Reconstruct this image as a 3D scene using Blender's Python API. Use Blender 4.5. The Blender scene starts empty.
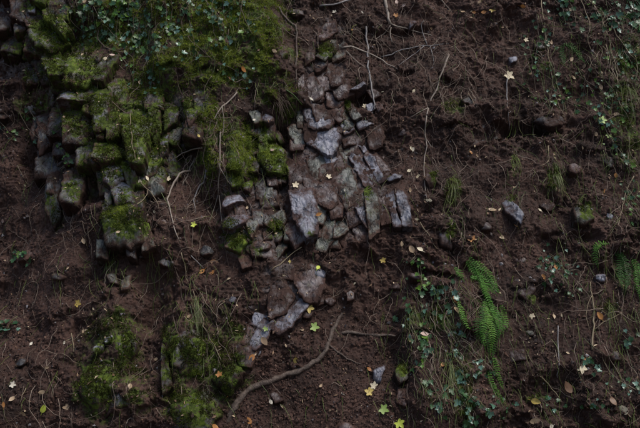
import bpy, math, random
import numpy as np
from mathutils import Vector, Matrix
from mathutils.bvhtree import BVHTree

random.seed(7)
RNG = np.random.default_rng(7)
SC = bpy.context.scene
COL = SC.collection
R = math.radians

# ------------------------------------------------------------------ camera
CAM_POS = Vector((0.0, -6.7, 1.7))
CAM_AIM = Vector((0.0, 0.0, 1.95))
LENS = 50.0
cd = bpy.data.cameras.new('camera'); cd.lens = LENS; cd.sensor_width = 36.0
cd.clip_start = 0.05; cd.clip_end = 2000.0
cam = bpy.data.objects.new('camera', cd); COL.objects.link(cam)
cam.location = CAM_POS
cam.rotation_euler = (CAM_AIM - CAM_POS).to_track_quat('-Z', 'Y').to_euler()
SC.camera = cam

# ------------------------------------------------------------------ sky, sun, exposure
SUN_EL, SUN_AZ = R(62), R(122)
w = bpy.data.worlds.new('World'); SC.world = w; w.use_nodes = True
nt = w.node_tree; nt.nodes.clear()
sky = nt.nodes.new('ShaderNodeTexSky'); sky.sky_type = 'NISHITA'; sky.sun_disc = False
sky.sun_elevation = SUN_EL; sky.sun_rotation = SUN_AZ; sky.air_density = 1.0
sky.dust_density = 2.0; sky.ozone_density = 1.0
bg = nt.nodes.new('ShaderNodeBackground'); bg.inputs['Strength'].default_value = 0.062
wo = nt.nodes.new('ShaderNodeOutputWorld')
nt.links.new(sky.outputs[0], bg.inputs[0]); nt.links.new(bg.outputs[0], wo.inputs[0])
sd_ = bpy.data.lights.new('sun', 'SUN'); sd_.energy = 1.25; sd_.angle = R(28); sd_.color = (1.0, 0.96, 0.9)
sun = bpy.data.objects.new('sun', sd_); COL.objects.link(sun)
sun_dir = Vector((math.sin(SUN_AZ)*math.cos(SUN_EL), math.cos(SUN_AZ)*math.cos(SUN_EL), math.sin(SUN_EL)))
sun.rotation_euler = sun_dir.to_track_quat('Z', 'Y').to_euler()
sun.location = (3, -6, 9)
SC.view_settings.view_transform = 'Standard'; SC.view_settings.look = 'None'
SC.view_settings.gamma = 1.0; SC.view_settings.use_curve_mapping = False
SC.view_settings.exposure = 1.3

# ------------------------------------------------------------------ frames of reference
SLOPE = R(64)
O = np.array((0.0, 0.0, 1.95))
XA = np.array((1.0, 0, 0)); VA = np.array((0, math.cos(SLOPE), math.sin(SLOPE)))
NA = np.array((0, -math.sin(SLOPE), math.cos(SLOPE)))
CP = np.array(CAM_POS)
M3 = np.array((CAM_AIM - CAM_POS).to_track_quat('-Z', 'Y').to_matrix())
IW, IH = 640.0, 428.0

def W(u, v, h):
    u = np.asarray(u, float); v = np.asarray(v, float); h = np.asarray(h, float)
    return O + u[..., None]*XA + v[..., None]*VA + h[..., None]*NA
def rays(px, py):
    px = np.asarray(px, float); py = np.asarray(py, float)
    d = np.stack(((px/IW-.5)*36/LENS, (0.5-py/IH)*36*IH/IW/LENS, -np.ones_like(px)), -1)
    d = d @ M3.T
    return d/np.linalg.norm(d, axis=-1, keepdims=True)
def px2uv(px, py, h=0.0):
    d = rays(px, py)
    t = (h - (CP-O) @ NA)/(d @ NA)
    P = CP + d*t[..., None] - O
    return P @ XA, P @ VA
def uv2px(u, v, h=0.0):
    q = (W(u, v, np.zeros_like(u)+h) - CP) @ M3
    return (q[..., 0]/-q[..., 2]*LENS/36+.5)*IW, (0.5 - q[..., 1]/-q[..., 2]*LENS/36*IW/IH)*IH

# ------------------------------------------------------------------ noise
PERM = RNG.permutation(512)
def _hash(ix, iy, s):
    return PERM[(PERM[(ix + s*37) & 511] + iy) & 511]
ANG = RNG.random(512)*2*math.pi
GX, GY = np.cos(ANG), np.sin(ANG)
def gn(x, y, s=0):
    x = np.asarray(x, float); y = np.asarray(y, float)
    ix = np.floor(x).astype(int); iy = np.floor(y).astype(int)
    fx = x-ix; fy = y-iy
    a = fx*fx*fx*(fx*(fx*6-15)+10); b = fy*fy*fy*(fy*(fy*6-15)+10)
    def g(dx, dy):
        k = _hash(ix+dx, iy+dy, s); return GX[k]*(fx-dx)+GY[k]*(fy-dy)
    n0 = g(0, 0)*(1-a)+g(1, 0)*a; n1 = g(0, 1)*(1-a)+g(1, 1)*a
    return (n0*(1-b)+n1*b)*1.5
def fbm(x, y, s=0, o=4):
    r = 0; A = 1.0
    for k in range(o):
        r = r + A*gn(x, y, s+k); x = x*2.03+3.1; y = y*2.03-1.7; A *= .5
    return r
def cells(x, y, s=0):
    """jointed blocks: (random height of the block, distance to its joint)"""
    x = np.asarray(x, float); y = np.asarray(y, float)
    ix = np.floor(x).astype(int); iy = np.floor(y).astype(int)
    f1 = np.full(x.shape, 9.); f2 = f1.copy(); hv = np.zeros(x.shape)
    for dx in (-1, 0, 1):
        for dy in (-1, 0, 1):
            k = _hash(ix+dx, iy+dy, s); k2 = PERM[(k+77) & 511]; k3 = PERM[(k+199) & 511]
            d = np.hypot(ix+dx+.15+.7*k/511.-x, iy+dy+.15+.7*k2/511.-y)
            c = d < f1; f2 = np.where(c, f1, np.minimum(f2, d)); hv = np.where(c, k3/511., hv); f1 = np.where(c, d, f1)
    return hv, f2-f1
def sstep(a, b, x):
    t = np.clip((x-a)/(b-a), 0, 1); return t*t*(3-2*t)
def polymask(px, py, poly, soft):
    """about 1 inside the outline, fading to 0 over `soft`"""
    poly = np.array(poly, float); n = len(poly)
    d = np.full(px.shape, 1e9); ins = np.zeros(px.shape, bool)
    for i in range(n):
        a = poly[i]; b = poly[(i+1) % n]; e = b-a
        wx = px-a[0]; wy = py-a[1]
        t = np.clip((wx*e[0]+wy*e[1])/(e@e), 0, 1)
        d = np.minimum(d, np.hypot(wx-t*e[0], wy-t*e[1]))
        if e[1] != 0:
            c = ((a[1] > py) != (b[1] > py)) & (px < e[0]*(py-a[1])/e[1]+a[0]); ins ^= c
    s = np.where(ins, d, -d)
    return sstep(-soft*.5, soft*.5, s)

# ------------------------------------------------------------------ relief of the bank
BUMPS = [(15, 110, 34, 50, -.12), (40, 235, 60, 22, .06), (140, 262, 60, 16, .05), (175, 245, 30, 30, .06), (85, 250, 8, 14, -.08), (60, 285, 42, 15, -0.042), (210, 262, 28, 13, -0.036), (470, 195, 35, 13, -0.042), (570, 195, 21, 13, -0.036), (540, 250, 28, 13, -0.030), (600, 345, 35, 15, -0.036), (520, 385, 28, 13, -0.030), (350, 262, 28, 11, -0.030), (470, 60, 28, 17, -0.030), (520, 30, 28, 13, -0.030), (40, 340, 35, 15, -0.030), (385, 300, 20, 12, -.05),  # x, y, rx, ry, height (m); places given on the bank's face
    (22, 150, 26, 70, -.13), (62, 120, 10, 60, -.10), (60, 230, 30, 25, -.07), (20, 190, 22, 18, .07),
    (92, 178, 14, 16, -.14), (112, 95, 14, 22, -.06), (155, 90, 40, 12, -.07), (180, 150, 14, 22, -.07),
    (200, 190, 30, 26, -.06), (90, 265, 35, 8, .03), (122, 262, 26, 8, -.08), (20, 320, 60, 14, -.05),
    (285, 128, 12, 22, -.12), (282, 200, 6, 40, -.09), (285, 245, 10, 14, -.12), (340, 150, 60, 80, -.05),
    (362, 92, 14, 7, -.13), (335, 62, 10, 6, -.05), (390, 50, 20, 12, -.05), (350, 225, 8, 10, -.07),
    (440, 75, 20, 18, .06), (470, 160, 30, 10, -.05), (430, 150, 25, 30, .03), (560, 165, 40, 12, .04),
    (512, 110, 10, 18, -.05), (585, 232, 12, 10, -.08), (600, 60, 50, 40, .07), (620, 130, 40, 40, .06),
    (415, 300, 14, 16, -.03), (395, 350, 10, 14, -.05), (150, 290, 14, 40, -.08), (250, 300, 12, 30, -.05),
    (560, 300, 50, 40, .03), (480, 225, 20, 12, .04), (20, 395, 60, 40, .05), (145, 345, 12, 40, -.06),
]
LEDGES = [ # line, lip height, undercut, half breadth
    ([(436, 128), (460, 124), (500, 122), (530, 118), (568, 114)], .10, .16, 10),
    ([(530, 80), (560, 84), (600, 88)], .04, .06, 7),
    ([(395, 62), (430, 66), (455, 80)], .04, .05, 7),
    ([(100, 62), (150, 68), (200, 70), (240, 75)], .03, .025, 7),
    ([(255, 92), (280, 104), (305, 104)], .07, .11, 8),
    ([(405, 262), (450, 272), (490, 300)], .05, .05, 9),
    ([(400, 330), (430, 326), (470, 332)], .03, .05, 8),
    ([(540, 232), (580, 228), (620, 236)], .035, .05, 7),
    ([(340, 18), (380, 24), (430, 20)], .03, .04, 6),
    ([(60, 45), (80, 50), (100, 58)], .04, .05, 6),
]
TONGUE = [(145, -40), (262, -40), (285, 55), (303, 98), (272, 112), (243, 122), (248, 180), (225, 195), (200, 150), (178, 105), (150, 70)]
HUMP = [(405, 268), (450, 275), (500, 300), (505, 380), (490, 440), (420, 440), (400, 345)]
APRON = [(245, 325), (330, 345), (395, 345), (420, 440), (215, 440)]
BOULD_A = [(108, 300), (122, 305), (137, 345), (131, 385), (98, 420), (74, 392), (86, 345)]
BOULD_B = [(168, 318), (212, 322), (246, 372), (226, 396), (206, 432), (164, 432), (160, 370)]
ROCKY = [([(-80, -30), (40, -30), (70, 10), (100, 50), (122, 92), (205, 98), (205, 125), (168, 172), (150, 205), (118, 215), (95, 185), (66, 210), (42, 205), (40, 90), (26, 42), (-80, 45)], 1.),
         ([(303, 65), (322, 15), (343, 20), (348, 90), (374, 132), (384, 160), (387, 226), (330, 250), (288, 238), (289, 150), (298, 105)], .8),
         ([(252, 108), (290, 150), (290, 266), (224, 256), (218, 190)], .9), ([(268, 262), (322, 262), (318, 305), (280, 334), (240, 368), (238, 345)], .7)]
def rocky(px, py, amp=None):
    m = np.zeros(np.shape(px))
    for k_, (poly, a) in enumerate(ROCKY): a = (amp or (1., .8, .9, .8))[k_]; m = np.maximum(m, a*polymask(px, py, poly, 16))
    return m
def macro(px, py):
    h = .10*gn(px/170., py/150., 11) + .04*gn(px/70., py/60., 12)
    for x, y, rx, ry, A in BUMPS:
        h = h + A*np.exp(-((px-x)/rx)**2-((py-y)/ry)**2)
    for line, A, B, b in LEDGES:
        L = np.array(line, float)
        ly = np.interp(px, L[:, 0], L[:, 1]) + 3*gn(px/12., py*0, 33)
        win = sstep(L[0, 0]-12, L[0, 0]+6, px)*(1-sstep(L[-1, 0]-6, L[-1, 0]+12, px))
        win = win*np.clip(.45+1.3*gn(px/26., py/60., 34), 0, 1)
        s = py-ly
        lip = np.where(s < 0, np.exp(-(s/(b*2.4))**2), np.exp(-(s/(b*.28))**2))
        cut = np.where(s > b*.2, np.exp(-((s-b*.5)/b)**2), 0)*sstep(0, b*.3, s)
        h = h + win*(A*lip - .8*B*cut)
    h = h - .40*np.clip((105-px)/105., 0, 2.2)**1.4*(1-sstep(240, 400, py))  # left part shaped to turn away from the sun, so it falls darker
    h = h - .035*polymask(px, py, ROCKY[0][0], 22) - .08*np.exp(-((px-28)/24)**2-((py-95)/65)**2)
    h = h + .15*polymask(px, py, TONGUE, 22) + .11*polymask(px, py, HUMP, 22)
    h = h + .055*polymask(px, py, BOULD_A, 26) + .065*polymask(px, py, BOULD_B, 30)
    return h

# x, y, rx, ry, strength, owner
MOSS = [
    (85, 28, 26, 16, .9, 'cliff'), (45, 22, 14, 8, .9, 'cliff'), (48, 34, 16, 12, 1.1, 'cliff'), (56, 66, 14, 12, .8, 'cliff'), (84, 64, 14, 14, .9, 'cliff'),
    (100, 106, 7, 20, 1.3, 'cliff'), (134, 118, 12, 26, 1.3, 'cliff'), (154, 118, 7, 16, .9, 'cliff'), (172, 108, 8, 6, 1, 'cliff'),
    (192, 110, 8, 8, 1.1, 'cliff'), (104, 152, 11, 12, 1.1, 'cliff'), (122, 222, 16, 14, 1.5, 'cliff'), (144, 228, 7, 12, .8, 'cliff'),
    (120, 165, 5, 20, .8, 'cliff'), (72, 190, 12, 12, .6, 'cliff'), (70, 112, 16, 14, .5, 'cliff'), (152, 160, 8, 10, .7, 'cliff'), (50, 205, 6, 14, .6, 'cliff'),
    (35, 5, 18, 8, .7, 'cliff'), (10, 90, 8, 16, .5, 'cliff'),
    (205, 40, 80, 46, .85, 'tongue'), (255, 30, 26, 30, 1.2, 'tongue'), (120, 20, 40, 26, .7, 'tongue'), (90, 20, 60, 30, .55, 'cliff'), (130, 130, 60, 70, .58, 'cliff'), (60, 30, 34, 26, .8, 'cliff'), (20, 60, 22, 40, .4, 'cliff'), (75, 70, 34, 26, .7, 'cliff'), (75, 120, 18, 30, .55, 'cliff'), (150, 85, 40, 14, .7, 'tongue'), (275, 92, 24, 16, .6, 'tongue'), (215, 165, 30, 20, .5, 'tongue'), (165, 72, 28, 9, 1.1, 'tongue'), (215, 15, 40, 16, .9, 'tongue'), (238, 35, 26, 16, 1.3, 'tongue'), (252, 10, 16, 14, 1.0, 'tongue'), (262, 55, 10, 10, 1.4, 'tongue'),
    (140, 38, 30, 16, .8, 'tongue'), (190, 45, 36, 18, .7, 'tongue'), (225, 85, 30, 14, .7, 'tongue'), (268, 75, 14, 12, .9, 'tongue'), (240, 148, 18, 22, 1.4, 'tongue'), (214, 130, 12, 24, .9, 'tongue'),
    (240, 178, 16, 12, .8, 'tongue'), (290, 102, 10, 10, .8, 'tongue'),
    (271, 156, 12, 16, 1.6, 'pile'), (284, 170, 4, 8, 1.0, 'pile'), (264, 132, 5, 10, .7, 'pile'), (238, 240, 16, 14, .8, 'pile'), (275, 228, 9, 10, .6, 'pile'), (228, 196, 6, 4, .5, 'pile'), (258, 250, 10, 8, .5, 'pile'),
    (112, 362, 38, 60, .5, 'boulder_a'), (205, 372, 48, 56, .52, 'boulder_b'), (98, 385, 20, 26, 1.0, 'boulder_a'), (122, 318, 10, 14, .9, 'boulder_a'), (110, 350, 14, 14, .7, 'boulder_a'), (128, 345, 8, 22, .8, 'boulder_a'), (140, 400, 18, 12, .7, 'boulder_a'),
    (205, 360, 26, 26, 1.1, 'boulder_b'), (190, 405, 22, 18, 1.3, 'boulder_b'), (170, 340, 9, 26, .9, 'boulder_b'), (232, 368, 12, 16, 1.0, 'boulder_b'), (235, 332, 10, 12, .7, 'boulder_b'), (165, 300, 12, 14, .4, 'boulder_b'),
    (326, 50, 9, 9, .8, 'centre'), (348, 104, 3, 5, 1.0, 'centre'), (368, 192, 4, 7, .9, 'centre'), (402, 368, 5, 7, 1.1, 'centre'), (311, 232, 6, 4, .5, 'centre'),
    (450, 232, 5, 9, 1.0, 'right'), (456, 108, 11, 10, .8, 'right'), (452, 188, 9, 14, .9, 'right'), (434, 176, 4, 8, .7, 'right'), (514, 165, 5, 10, .9, 'right'), (555, 178, 7, 12, .9, 'right'), (586, 208, 9, 9, .9, 'right'), (620, 110, 14, 26, .7, 'right'), (632, 150, 12, 20, .6, 'right'), (512, 197, 5, 5, .8, 'right'),
    (460, 395, 8, 30, .9, 'right'), (440, 320, 16, 14, .6, 'right'), (412, 315, 8, 14, .6, 'right'), (540, 60, 12, 14, .4, 'right'), (630, 60, 20, 20, .6, 'right'), (536, 395, 12, 8, .4, 'right'), (610, 300, 16, 12, .4, 'right'), (532, 300, 5, 5, .8, 'right'),
]
def mossmask(px, py):
    m = np.zeros(np.shape(px))
    for x, y, rx, ry, A, _ in MOSS:
        m = np.maximum(m, A*np.exp(-(((px-x)/rx)**2+((py-y)/ry)**2)*.9))
    return m

# ------------------------------------------------------------------ small helpers
def mesh_obj(name, verts, faces, mat, parent=None, smooth=False, attrs=None):
    me = bpy.data.meshes.new(name)
    V = np.asarray(verts, np.float32)
    if isinstance(faces, np.ndarray):
        n, k = faces.shape
        me.vertices.add(len(V)); me.vertices.foreach_set('co', V.ravel())
        me.loops.add(n*k); me.loops.foreach_set('vertex_index', faces.ravel().astype(np.int32))
        me.polygons.add(n)
        me.polygons.foreach_set('loop_start', np.arange(0, n*k, k, dtype=np.int32))
        me.polygons.foreach_set('loop_total', np.full(n, k, np.int32))
        me.update(calc_edges=True)
    else:
        me.from_pydata(V.tolist(), [], faces); me.update()
    me.polygons.foreach_set('use_smooth', np.full(len(me.polygons), smooth, bool))
    for an, av in (attrs or {}).items():
        a = me.attributes.new(an, 'FLOAT', 'POINT'); a.data.foreach_set('value', np.asarray(av, np.float32))
    me.materials.append(mat)
    o = bpy.data.objects.new(name, me); COL.objects.link(o)
    if parent is not None: o.parent = parent
    return o
def empty(name, loc=(0, 0, 0)):
    o = bpy.data.objects.new(name, None); o.location = loc; o.empty_display_size = .05; COL.objects.link(o); return o
def tag(o, label=None, cat=None, group=None, kind=None):
    for k, x in (('label', label), ('category', cat), ('group', group), ('kind', kind)):
        if x: o[k] = x
    return o
def adopt(ch, root):
    """parent without moving (roots sit at their base, parts hold world coordinates)"""
    ch.parent = root
    ch.matrix_parent_inverse = Matrix.Translation(root.location).inverted()

# ------------------------------------------------------------------ materials
class NT:
    def __init__(s, name):
        s.m = bpy.data.materials.new(name); s.m.use_nodes = True; s.t = s.m.node_tree; s.t.nodes.clear()
        s.out = s.n('ShaderNodeOutputMaterial'); s.b = s.n('ShaderNodeBsdfPrincipled'); s.l(s.b.outputs[0], s.out.inputs[0])
    def n(s, t, **k):
        x = s.t.nodes.new(t)
        for a, b in k.items(): setattr(x, a, b)
        return x
    def l(s, a, b): s.t.links.new(a, b)
    def geo(s): return s.n('ShaderNodeNewGeometry').outputs['Position']
    def noise(s, scale, detail=4, rough=.6, dist=0, vec=None):
        x = s.n('ShaderNodeTexNoise'); x.inputs['Scale'].default_value = scale; x.inputs['Detail'].default_value = detail
        x.inputs['Roughness'].default_value = rough; x.inputs['Distortion'].default_value = dist
        s.l(vec if vec is not None else s.geo(), x.inputs['Vector']); return x.outputs['Fac']
    def ramp(s, f, stops):
        r = s.n('ShaderNodeValToRGB'); e = r.color_ramp.elements
        while len(e) < len(stops): e.new(.5)
        for q, (p, c) in zip(e, stops):
            q.position = p; q.color = (*c, 1) if not isinstance(c, float) else (c, c, c, 1)
        s.l(f, r.inputs[0]); return r.outputs['Color']
    def mix(s, f, a, b, mode='MIX'):
        x = s.n('ShaderNodeMix', data_type='RGBA', blend_type=mode)
        for sock, v in ((x.inputs[0], f), (x.inputs[6], a), (x.inputs[7], b)):
            if isinstance(v, bpy.types.NodeSocket): s.l(v, sock)
            elif isinstance(v, (int, float)): sock.default_value = v
            else: sock.default_value = (*v, 1)
        return x.outputs[2]
    def math(s, op, a, b=0.0, c=None):
        x = s.n('ShaderNodeMath', operation=op)
        for i, v in enumerate((a, b) if c is None else (a, b, c)):
            if isinstance(v, bpy.types.NodeSocket): s.l(v, x.inputs[i])
            else: x.inputs[i].default_value = v
        return x.outputs[0]
    def attr(s, name): return s.n('ShaderNodeAttribute', attribute_name=name).outputs['Fac']
    def rnd(s): return s.n('ShaderNodeObjectInfo').outputs['Random']
    def bump(s, hs):
        prev = None
        for f, st, d in hs:
            b = s.n('ShaderNodeBump'); b.inputs['Strength'].default_value = st; b.inputs['Distance'].default_value = d
            s.l(f, b.inputs['Height'])
            if prev: s.l(prev, b.inputs['Normal'])
            prev = b.outputs[0]
        s.l(prev, s.b.inputs['Normal'])
    def set(s, **k):
        for a, v in k.items():
            i = s.b.inputs[a.replace('_', ' ')]
            if isinstance(v, bpy.types.NodeSocket): s.l(v, i)
            elif isinstance(v, (tuple, list)): i.default_value = (*v, 1)
            else: i.default_value = v
        return s

def soil_colour(n):
    a = n.ramp(n.noise(1.7, 7, .66, .3), [(.30, (.0165, .0088, .0066)), (.44, (.039, .0200, .0148)), (.56, (.062, .0318, .0235)), (.70, (.102, .057, .044))])
    b = n.ramp(n.noise(38, 5, .7), [(.3, (.5, .5, .5)), (.6, (1., 1., 1.)), (.8, (1.7, 1.6, 1.5))])
    c = n.mix(1.0, a, b, 'MULTIPLY')
    d = n.mix(n.ramp(n.noise(9, 5, .7), [(.56, 0.0), (.72, .6)]), c, (.030, .019, .015))
    return n.mix(n.ramp(n.noise(140, 2, .5), [(.64, 0.0), (.76, .6)]), d, (.13, .082, .060))
def moss_colour(n):
    return n.ramp(n.noise(26, 4, .65), [(.3, (.018, .023, .006)), (.48, (.046, .064, .011)), (.68, (.10, .132, .018))])
def mat_soil():
    n = NT('soil')
    mk = n.math('MULTIPLY', n.attr('moss'), n.ramp(n.noise(18, 4, .7), [(.38, 0.0), (.6, 1.2)]))
    mk = n.ramp(mk, [(.18, 0.0), (.5, 1.0)])
    rk = n.ramp(n.math('MULTIPLY', n.attr('rocky'), n.ramp(n.noise(8, 5, .7), [(.40, 0.0), (.58, 1.0)])), [(.3, 0.0), (.7, .85)])
    rc = n.ramp(n.noise(14, 5, .7), [(.3, (.045, .036, .034)), (.55, (.10, .080, .076)), (.75, (.19, .165, .165))])
    n.set(Base_Color=n.mix(mk, n.mix(rk, soil_colour(n), rc), moss_colour(n)), Roughness=n.ramp(n.noise(25, 3), [(.35, .55), (.65, .9)]), Specular_IOR_Level=.2)
    n.bump([(n.noise(70, 4, .7), .6, .012), (n.noise(240, 3, .7), .6, .004)])
    return n.m
def mat_rock(name, c0, c1, c2, stain, lich):
    n = NT(name)
    tc = n.geo()
    mp = n.n('ShaderNodeMapping'); mp.inputs['Scale'].default_value = (1.6, 1.0, .55); mp.inputs['Rotation'].default_value = (0, R(-16), 0); n.l(tc, mp.inputs[0])
    base = n.ramp(n.noise(9, 6, .68, .6, mp.outputs[0]), [(.28, c0), (.5, c1), (.74, c2)])
    sp = n.ramp(n.noise(95, 3, .7), [(.3, (.8, .8, .8)), (.62, (1.08, 1.08, 1.08))])
    base = n.mix(.8, base, n.mix(1.0, base, sp, 'MULTIPLY'))
    lm = n.ramp(n.noise(15, 5, .7), [(.52, 0.0), (.66, lich)])
    base = n.mix(lm, base, (.085, .095, .045))
    sm = n.ramp(n.math('ADD', n.noise(7, 6, .7), n.math('MULTIPLY', n.attr('edge'), .17)), [(.56-stain*.25, 0.0), (.74-stain*.25, .92)])
    base = n.mix(sm, base, soil_colour(n))
    mk = n.math('MULTIPLY', n.attr('moss'), n.ramp(n.noise(20, 4, .7), [(.36, 0.0), (.58, 1.2)]))
    mk = n.ramp(mk, [(.18, 0.0), (.45, 1.0)])
    base = n.mix(mk, base, moss_colour(n))
    hv = n.math('MULTIPLY_ADD', n.rnd(), .5, .75)
    hs = n.n('ShaderNodeHueSaturation'); n.l(base, hs.inputs['Color']); n.l(hv, hs.inputs['Value'])
    ro = n.ramp(n.noise(30, 4, .7), [(.3, .24), (.7, .55)])
    ro2 = n.mix(n.math('MAXIMUM', sm, mk), ro, (.8, .8, .8))
    n.set(Base_Color=hs.outputs[0], Roughness=ro2, Specular_IOR_Level=n.ramp(n.math('MAXIMUM', sm, mk), [(0., .6), (.8, .12)]))
    vo = n.n('ShaderNodeTexVoronoi', feature='DISTANCE_TO_EDGE'); vo.inputs['Scale'].default_value = 7.5
    ds = n.n('ShaderNodeVectorMath', operation='MULTIPLY_ADD')
    nz = n.n('ShaderNodeTexNoise'); nz.inputs['Scale'].default_value = 6; nz.inputs['Detail'].default_value = 4; n.l(mp.outputs[0], nz.inputs['Vector'])
    n.l(nz.outputs['Color'], ds.inputs[0]); ds.inputs[1].default_value = (.3, .3, .3); n.l(mp.outputs[0], ds.inputs[2]); n.l(ds.outputs[0], vo.inputs['Vector'])
    cr = n.ramp(vo.outputs['Distance'], [(0, 0.0), (.045, 1.0)])
    n.bump([(cr, .7, .010), (n.noise(22, 6, .7, .4, mp.outputs[0]), .6, .018), (n.noise(120, 4, .7), .4, .003)])
    return n.m
def mat_plain(name, cols, rough=.6, spec=.4, nscale=60, bump=.4, trans=0., attr=None):
    n = NT(name)
    if attr: f = n.attr(attr)
    else: f = n.math('ADD', n.math('MULTIPLY', n.rnd(), .55), n.math('MULTIPLY', n.noise(nscale, 3), .45))
    k = len(cols)
    n.set(Base_Color=n.ramp(f, [(.15+.7*i/max(1, k-1), c) for i, c in enumerate(cols)]), Roughness=rough, Specular_IOR_Level=spec)
    if bump: n.bump([(n.noise(nscale*2, 3), bump, .003)])
    if trans:
        t = n.n('ShaderNodeBsdfTranslucent'); n.l(n.b.inputs['Base Color'].links[0].from_socket, t.inputs[0])
        mx = n.n('ShaderNodeMixShader'); mx.inputs[0].default_value = trans
        n.l(n.b.outputs[0], mx.inputs[1]); n.l(t.outputs[0], mx.inputs[2]); n.l(mx.outputs[0], n.out.inputs[0])
    return n.m

MT = {}
MT['soil'] = mat_soil()
MT['rock'] = mat_rock('wet_grey_rock', (.070, .070, .086), (.150, .150, .182), (.27, .27, .315), .46, .3)
MT['rock_brown'] = mat_rock('soil_stained_rock', (.045, .033, .031), (.088, .066, .064), (.15, .122, .124), .70, .25)
MT['rock_green'] = mat_rock('lichen_rock', (.04, .042, .034), (.078, .080, .066), (.14, .14, .132), .48, .8)
MT['rock_dark_shaded'] = mat_rock('dark_and_shaded_rock', (.022, .021, .021), (.045, .042, .042), (.10, .096, .102), .60, .5)  # dark stones; on the left cliff the colour stands for tree shadow and vignetting
MT['crumb'] = mat_plain('soil_crumb', [(.022, .011, .0075), (.056, .0265, .018), (.11, .062, .045)], .8, .3, 60, .5, attr='tone')
MT['grit'] = mat_plain('grit', [(.04, .028, .024), (.08, .062, .056), (.17, .155, .16)], .6, .4, 60, .5, attr='tone')
MT['moss'] = mat_plain('moss', [(.032, .028, .011), (.066, .084, .014), (.145, .18, .024), (.28, .32, .05)], .85, .06, bump=0, trans=.25, attr='tone')
MT['root'] = mat_plain('root_bark', [(.05, .034, .026), (.12, .086, .066)], .6, .4, 45, 1.0)
def mat_bark():
    n = NT('root_bark'); gg = n.geo()
    a = n.noise(35, 5, .7, .5); wv_ = n.noise(130, 4, .7)
    c = n.ramp(a, [(.3, (.035, .023, .017)), (.5, (.085, .060, .046)), (.7, (.15, .112, .088))])
    c = n.mix(n.ramp(n.noise(12, 4, .7), [(.5, 0.0), (.66, .8)]), c, soil_colour(n))
    n.set(Base_Color=c, Roughness=.65, Specular_IOR_Level=.35); n.bump([(a, .9, .012), (wv_, .7, .005)])
    return n.m
MT['root'] = mat_bark()
MT['root_pale'] = mat_plain('pale_root', [(.14, .11, .085), (.25, .20, .16)], .55, .45, 60, .6)
MT['root_grey'] = mat_plain('grey_root', [(.10, .09, .088), (.19, .17, .165)], .5, .5, 60, .6)
MT['rootlet'] = mat_plain('rootlet', [(.035, .022, .016), (.085, .056, .042), (.22, .165, .125)], .7, .3, bump=0, attr='tone')
MT['straw'] = mat_plain('dry_stem', [(.11, .08, .05), (.22, .17, .10)], .6, .35, 60, .3)
MT['litter'] = mat_plain('leaf_litter', [(.05, .028, .018), (.12, .066, .038), (.26, .16, .09), (.50, .38, .24)], .6, .4, bump=0, attr='tone')
LC = {'cream': [(.52, .42, .27), (.68, .58, .40)], 'tan': [(.28, .18, .10), (.42, .30, .18)], 'yellow': [(.36, .25, .05), (.55, .42, .12)],
      'orange': [(.30, .12, .03), (.45, .20, .05)], 'brown': [(.13, .065, .03), (.22, .11, .05)], 'green': [(.18, .26, .05), (.32, .42, .12)],
      'pink': [(.38, .26, .21), (.52, .38, .31)], 'lime': [(.42, .48, .05), (.52, .58, .08)], 'pale': [(.40, .36, .28), (.56, .50, .40)]}
for k, c in LC.items(): MT['leaf_'+k] = mat_plain('fallen_leaf_'+k, c, .5, .45, 50, .3, .15)
MT['ivy'] = mat_plain('ivy_leaf', [(.010, .036, .009), (.022, .064, .016), (.042, .10, .03)], .42, .45, 50, .2, .08)
MT['ivy_glare'] = mat_plain('ivy_leaf_glare', [(.05, .12, .075), (.12, .21, .15)], .34, .6, 50, .2, .08)  # paler blue-green copy of the ivy leaf, sky glare put into its colour
MT['ivy_bright'] = mat_plain('ivy_leaf_bright', [(.05, .12, .012), (.10, .19, .02)], .4, .5, 50, .2, .15)
MT['fern'] = mat_plain('fern', [(.03, .095, .012), (.06, .16, .02), (.12, .24, .035)], .6, .2, 40, .2, .2)
MT['fern_dark'] = mat_plain('fern_dark', [(.02, .06, .01), (.04, .105, .016)], .6, .2, 40, .2, .2)
MT['grass'] = mat_plain('grass_blade', [(.04, .07, .012), (.09, .13, .02), (.16, .17, .05)], .5, .4, bump=0, trans=.2, attr='tone')
MT['stem'] = mat_plain('ivy_stem', [(.06, .045, .03), (.12, .09, .055)], .6, .4, 60, .4)

# ------------------------------------------------------------------ the bank
def axis(lo, hi, d, far_lo, far_hi):
    a = list(np.arange(lo, hi+1e-6, d)); s = d
    b = [a[0]]
    while b[-1] > far_lo: s *= 1.075; b.append(b[-1]-s)
    c = [a[-1]]; s = d
    while c[-1] < far_hi: s *= 1.075; c.append(c[-1]+s)
    return np.array(b[:0:-1]+a+c[1:])
UA = axis(-2.95, 2.95, .0066, -40, 40)
VV = axis(-1.95, 2.25, .0066, -3.2, 5.5)
U, V = np.meshgrid(UA, VV)
PX, PY = uv2px(U, V)
MM = mossmask(PX, PY)*np.clip(1+.9*fbm(U*5, V*5, 61, 3), .1, 1.7)
H0 = macro(PX, PY)
rough = np.clip(.85+.75*fbm(U*1.7, V*1.7, 29, 2), .3, 1.5) - .5*polymask(PX, PY, APRON, 30) - .25*sstep(.3, 1., MM)
wu = U + .05*fbm(U*4, V*4, 1, 3); wv = V + .05*fbm(U*4, V*4, 5, 3)
rough = np.clip(rough, .2, 1.5)
D = rough*(.075*fbm(wu*3.2, wv*3.2, 21, 3) + .04*np.abs(gn(wu*7, wv*6, 22)) + .026*np.abs(gn(U*16, V*13, 23)) + .024*np.abs(gn(U*34, V*29, 24)))
D = D + .013*np.abs(gn(U*60, V*52, 25)) + .006*gn(U*75, V*75, 26) - .025
D = D + sstep(.25, .8, MM)*(.02*np.abs(gn(U*16, V*16, 27)) + .012*np.abs(gn(U*34, V*34, 28)))
RK = rocky(PX, PY)
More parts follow.
